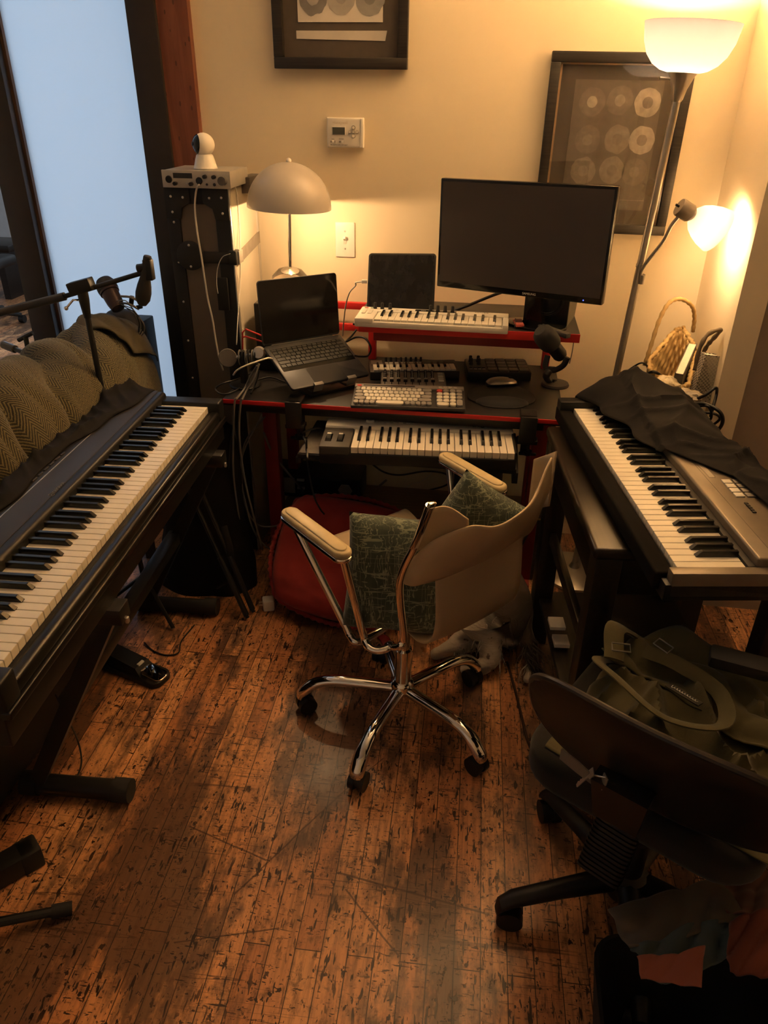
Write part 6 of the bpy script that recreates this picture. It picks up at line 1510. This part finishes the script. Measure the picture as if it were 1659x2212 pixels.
# ---------------------------------------------------------------- wicker basket with books in the corner
m_stool = m_walnut
BZ = .66
t = thing('corner_stool', 'dark low stool carrying the wicker basket in the corner', 'stool', (.60, 2.57, 0))
MB().box(.49, .715, 2.38, 2.78, BZ-.03, BZ, .004).build('stool_top', m_walnut, t, **W)
for x in (.50, .68):
    for y in (2.39, 2.745): MB().box(x, x+.025, y, y+.025, 0, BZ-.03).build('leg', m_walnut, t, **W)
t = thing('wicker_basket', 'woven wicker basket with tall loop handles holding books in the corner', 'basket', (.605, 2.575, BZ))
QC = [(.500, 2.415, .862), (.628, 2.335, .815), (.690, 2.555, .885), (.655, 2.690, .935)]     # rim corners: left, front, right, back
qcx, qcy = sum(c[0] for c in QC)/4, sum(c[1] for c in QC)/4
def bring(k, ph, out, ins=1.0):
    n = 132; o = []
    for i in range(n):
        q_, f_ = divmod(4*i/n, 1); cr = .5-.5*math.cos(math.pi*f_)*0-.5*(1-2*f_)
        U_, V_ = ((cr, 0), (1, cr), (1-cr, 1), (0, 1-cr))[int(q_)]
        U_, V_ = (U_-.5), (V_-.5); m_ = max(abs(U_), abs(V_))*2; rr_ = math.hypot(U_, V_); k_ = min(1, .60/rr_); U_, V_ = .5+U_*k_, .5+V_*k_
        p = [QC[0][m]*(1-U_)*(1-V_)+QC[1][m]*U_*(1-V_)+QC[2][m]*U_*V_+QC[3][m]*(1-U_)*V_ for m in range(3)]
        tp = .80+.20*k; b = (1+out*(.065*max(0, math.sin(i*math.pi/4.125+ph))))*tp*ins
        o.append((qcx+(p[0]-qcx)*b, qcy+(p[1]-qcy)*b, BZ+(p[2]-BZ)*k+.003*math.sin(i*math.pi/4.125+ph)))
    return o
rg = []; inr = []; nr = 9
for r_ in range(nr):
    for q_ in range(4):
        k_ = (r_+q_/4)/nr; o_ = math.sin(math.pi*(q_+.5)/4)*1.6
        rg.append(bring(k_, math.pi*(r_ % 2), o_)); inr.append(bring(k_, math.pi*(r_ % 2)+math.pi, -o_*.9, .91))
top = bring(1.0, 0, 0)
MB().loft(rg+[top]+inr[::-1]).build('woven_body', m_wick, t, world=True, sharp=70)
MB().tube([V(p) for p in top[::3]]+[V(top[0])], lambda u: .0075+.0022*math.sin(u*260), 8, n=4).build('braided_rim', m_wick, t, world=True, sharp=180)
def handle(pts, mt): MB().tube(pts, lambda u: .0066+.0010*math.sin(u*330), 10, n=10).build('loop_handle', mt, t, world=True, sharp=180)
handle([AY(1392, 790, 2.46), AY(1405, 750, 2.47), AY(1424, 692, 2.50), AY(1445, 655, 2.53), AY(1470, 646, 2.57), AY(1494, 660, 2.63), AY(1500, 685, 2.66), AY(1497, 716, 2.68)], m_wick)
handle([AY(1500, 800, 2.36), AY(1512, 752, 2.37), AY(1530, 722, 2.385), AY(1556, 713, 2.405), V((.704, 2.45, .955)), V((.706, 2.50, .92)), V((.704, 2.53, .88))], mat('dark_handle_wrap', (.14, .10, .06), .8, var=(60, .4)))
# books
def book(label, quad, th, cover, yoff):
    a, b, c = quad            # bottom-front spine corner, top-front spine corner, top-back corner (points)
    up_ = (b-a); dp = (c-b); M_ = frame(a, dp, up_); w_, h_ = dp.length, up_.length
    t_ = thing('book', label, 'book', M=T(*a), group='books in the wicker basket')
    MB(M_).box(.002, w_-.003, .003, h_-.003, .002, th-.002).build('pages', m_page, t_, world=True)
    MB(M_).box(0, w_, 0, h_, 0, .002).box(0, w_, 0, h_, th-.002, th).box(0, .0022, 0, h_, 0, th).build('cover', cover, t_, world=True); return M_, t_, w_, h_
m_cv = mat('slate_book_cover', (.10, .092, .08), .5, var=(12, .5))
book('thick slate-covered book with cream page edges standing left in the wicker basket', (AY(1446, 868, 2.37), AY(1461, 800, 2.375), AY(1491, 734, 2.58)), .026, m_cv, 0)
book('checkered softcover book standing right in the wicker basket', (AY(1494, 864, 2.375), AY(1520, 765, 2.39), AY(1566, 771, 2.40)), -.036, check_mat(), 0)
# cable tangle and crumpled packets between basket and cover
for k, pts in enumerate(([(1345, 812), (1360, 798), (1385, 784), (1400, 792), (1410, 805)], [(1385, 830), (1395, 812), (1412, 803), (1430, 815), (1440, 835), (1420, 842), (1395, 838)], [(1440, 868), (1475, 872), (1520, 855), (1545, 838), (1548, 850), (1540, 880), (1535, 900)], [(1475, 875), (1520, 872), (1555, 890), (1560, 915), (1540, 938), (1505, 943), (1480, 935), (1480, 915), (1505, 905)], [(1465, 890), (1500, 880), (1530, 878), (1535, 905), (1500, 925), (1482, 905)], [(1478, 900), (1500, 892), (1540, 893), (1555, 905), (1530, 925)])):
    lab = ['thin black cable end with plug poking from the wicker basket', 'black cable coil lying on the rim of the wicker basket', 'black cable rising in a corner by the wicker basket', 'big black cable loop hanging right of the keyboard cover', 'small black cable loop beside the basket, under the big loop', 'short black cable curl beside the keyboard cover'][k]
    cable('tangled_cable', lab, [AY(px, py, (2.43, 2.40, 2.30, 2.20, 2.22, 2.24)[k]+.02*math.sin(i*2)) for i, (px, py) in enumerate(pts)], (.0028, .005, .005, .0055, .004, .004)[k], m_cable)
pg = AY(1340, 815, 2.43); MB().cyl(AY(1334, 820, 2.43), AY(1346, 809, 2.43), .005).build('cable_plug', m_black, label='small black plug at the thin cable end beside lamp pole', cat='plug')
m_foil = mat('cream_crumpled_plastic', (.55, .46, .30), .35, var=(20, .2))
def lump(name, label, cat, px, py, y, s, mt, sd):
    p = AY(px, py, y); m = MB(); m.sphere((0, 0, 0), 1, 28, 18)
    for v in m.bm.verts:
        n_ = v.co.normalized(); k = 1+.34*noise.noise(n_*2.2+V((sd, 0, 0)))+.16*abs(noise.noise(n_*6+V((sd, 3, 0))))
        v.co = V((p.x+v.co.x*s[0]*k, p.y+v.co.y*s[1]*k, p.z+v.co.z*s[2]*k))
    m.build(name, mt, label=label, cat=cat, sharp=25)
lump('plastic_bag', 'crumpled cream plastic bag in front of the basket books', 'bag', 1437, 838, 2.35, (.045, .04, .035), m_foil, 3)
lump('paper_packet', 'crumpled grey packet right of the cream plastic bag', 'packet', 1485, 858, 2.32, (.045, .035, .022), mat('grey_packet', (.34, .28, .2), .45, var=(18, .4)), 7)
tc_ = AY(1460, 885, 2.26)
t = thing('tape_roll', 'tan round roll lying against the keyboard cover', 'tape', tuple(tc_))
MB(aim(tc_, V((-.55, -.6, .6)))).lathe([(.020, -.008), (.034, -.008), (.034, .008), (.020, .008), (.020, -.008)], 36, cap=False).build('roll', mat('tan_tape', (.52, .38, .2), .5), t, **W)
t = thing('cable_box', 'dark open box of cables on the floor behind the side table', 'box', (.66, 2.2, 0))
MB().box(.60, .76, 2.10, 2.32, 0, .60, .004).build('box_body', m_blackm, t, **W)
MB().box(.59, .77, 2.09, 2.33, .60, .625, .004).build('box_rim', m_bcloth, t, **W)
# white papers on the lower shelf of the side table
for k, (px, py, z) in enumerate(((1186, 1352, .25), (1195, 1390, .20))):
    p = AZ(px, py, z); MB(frame(p, tx, (1, .1, 0))).box(-.03, .02, 0, .045, 0, .012, .001).build('paper_stack', m_paper, label=('white paper bundle low under the side table, upper of two', 'white paper bundle low under the side table, lower of two')[k], cat='papers', group='papers under the side table')
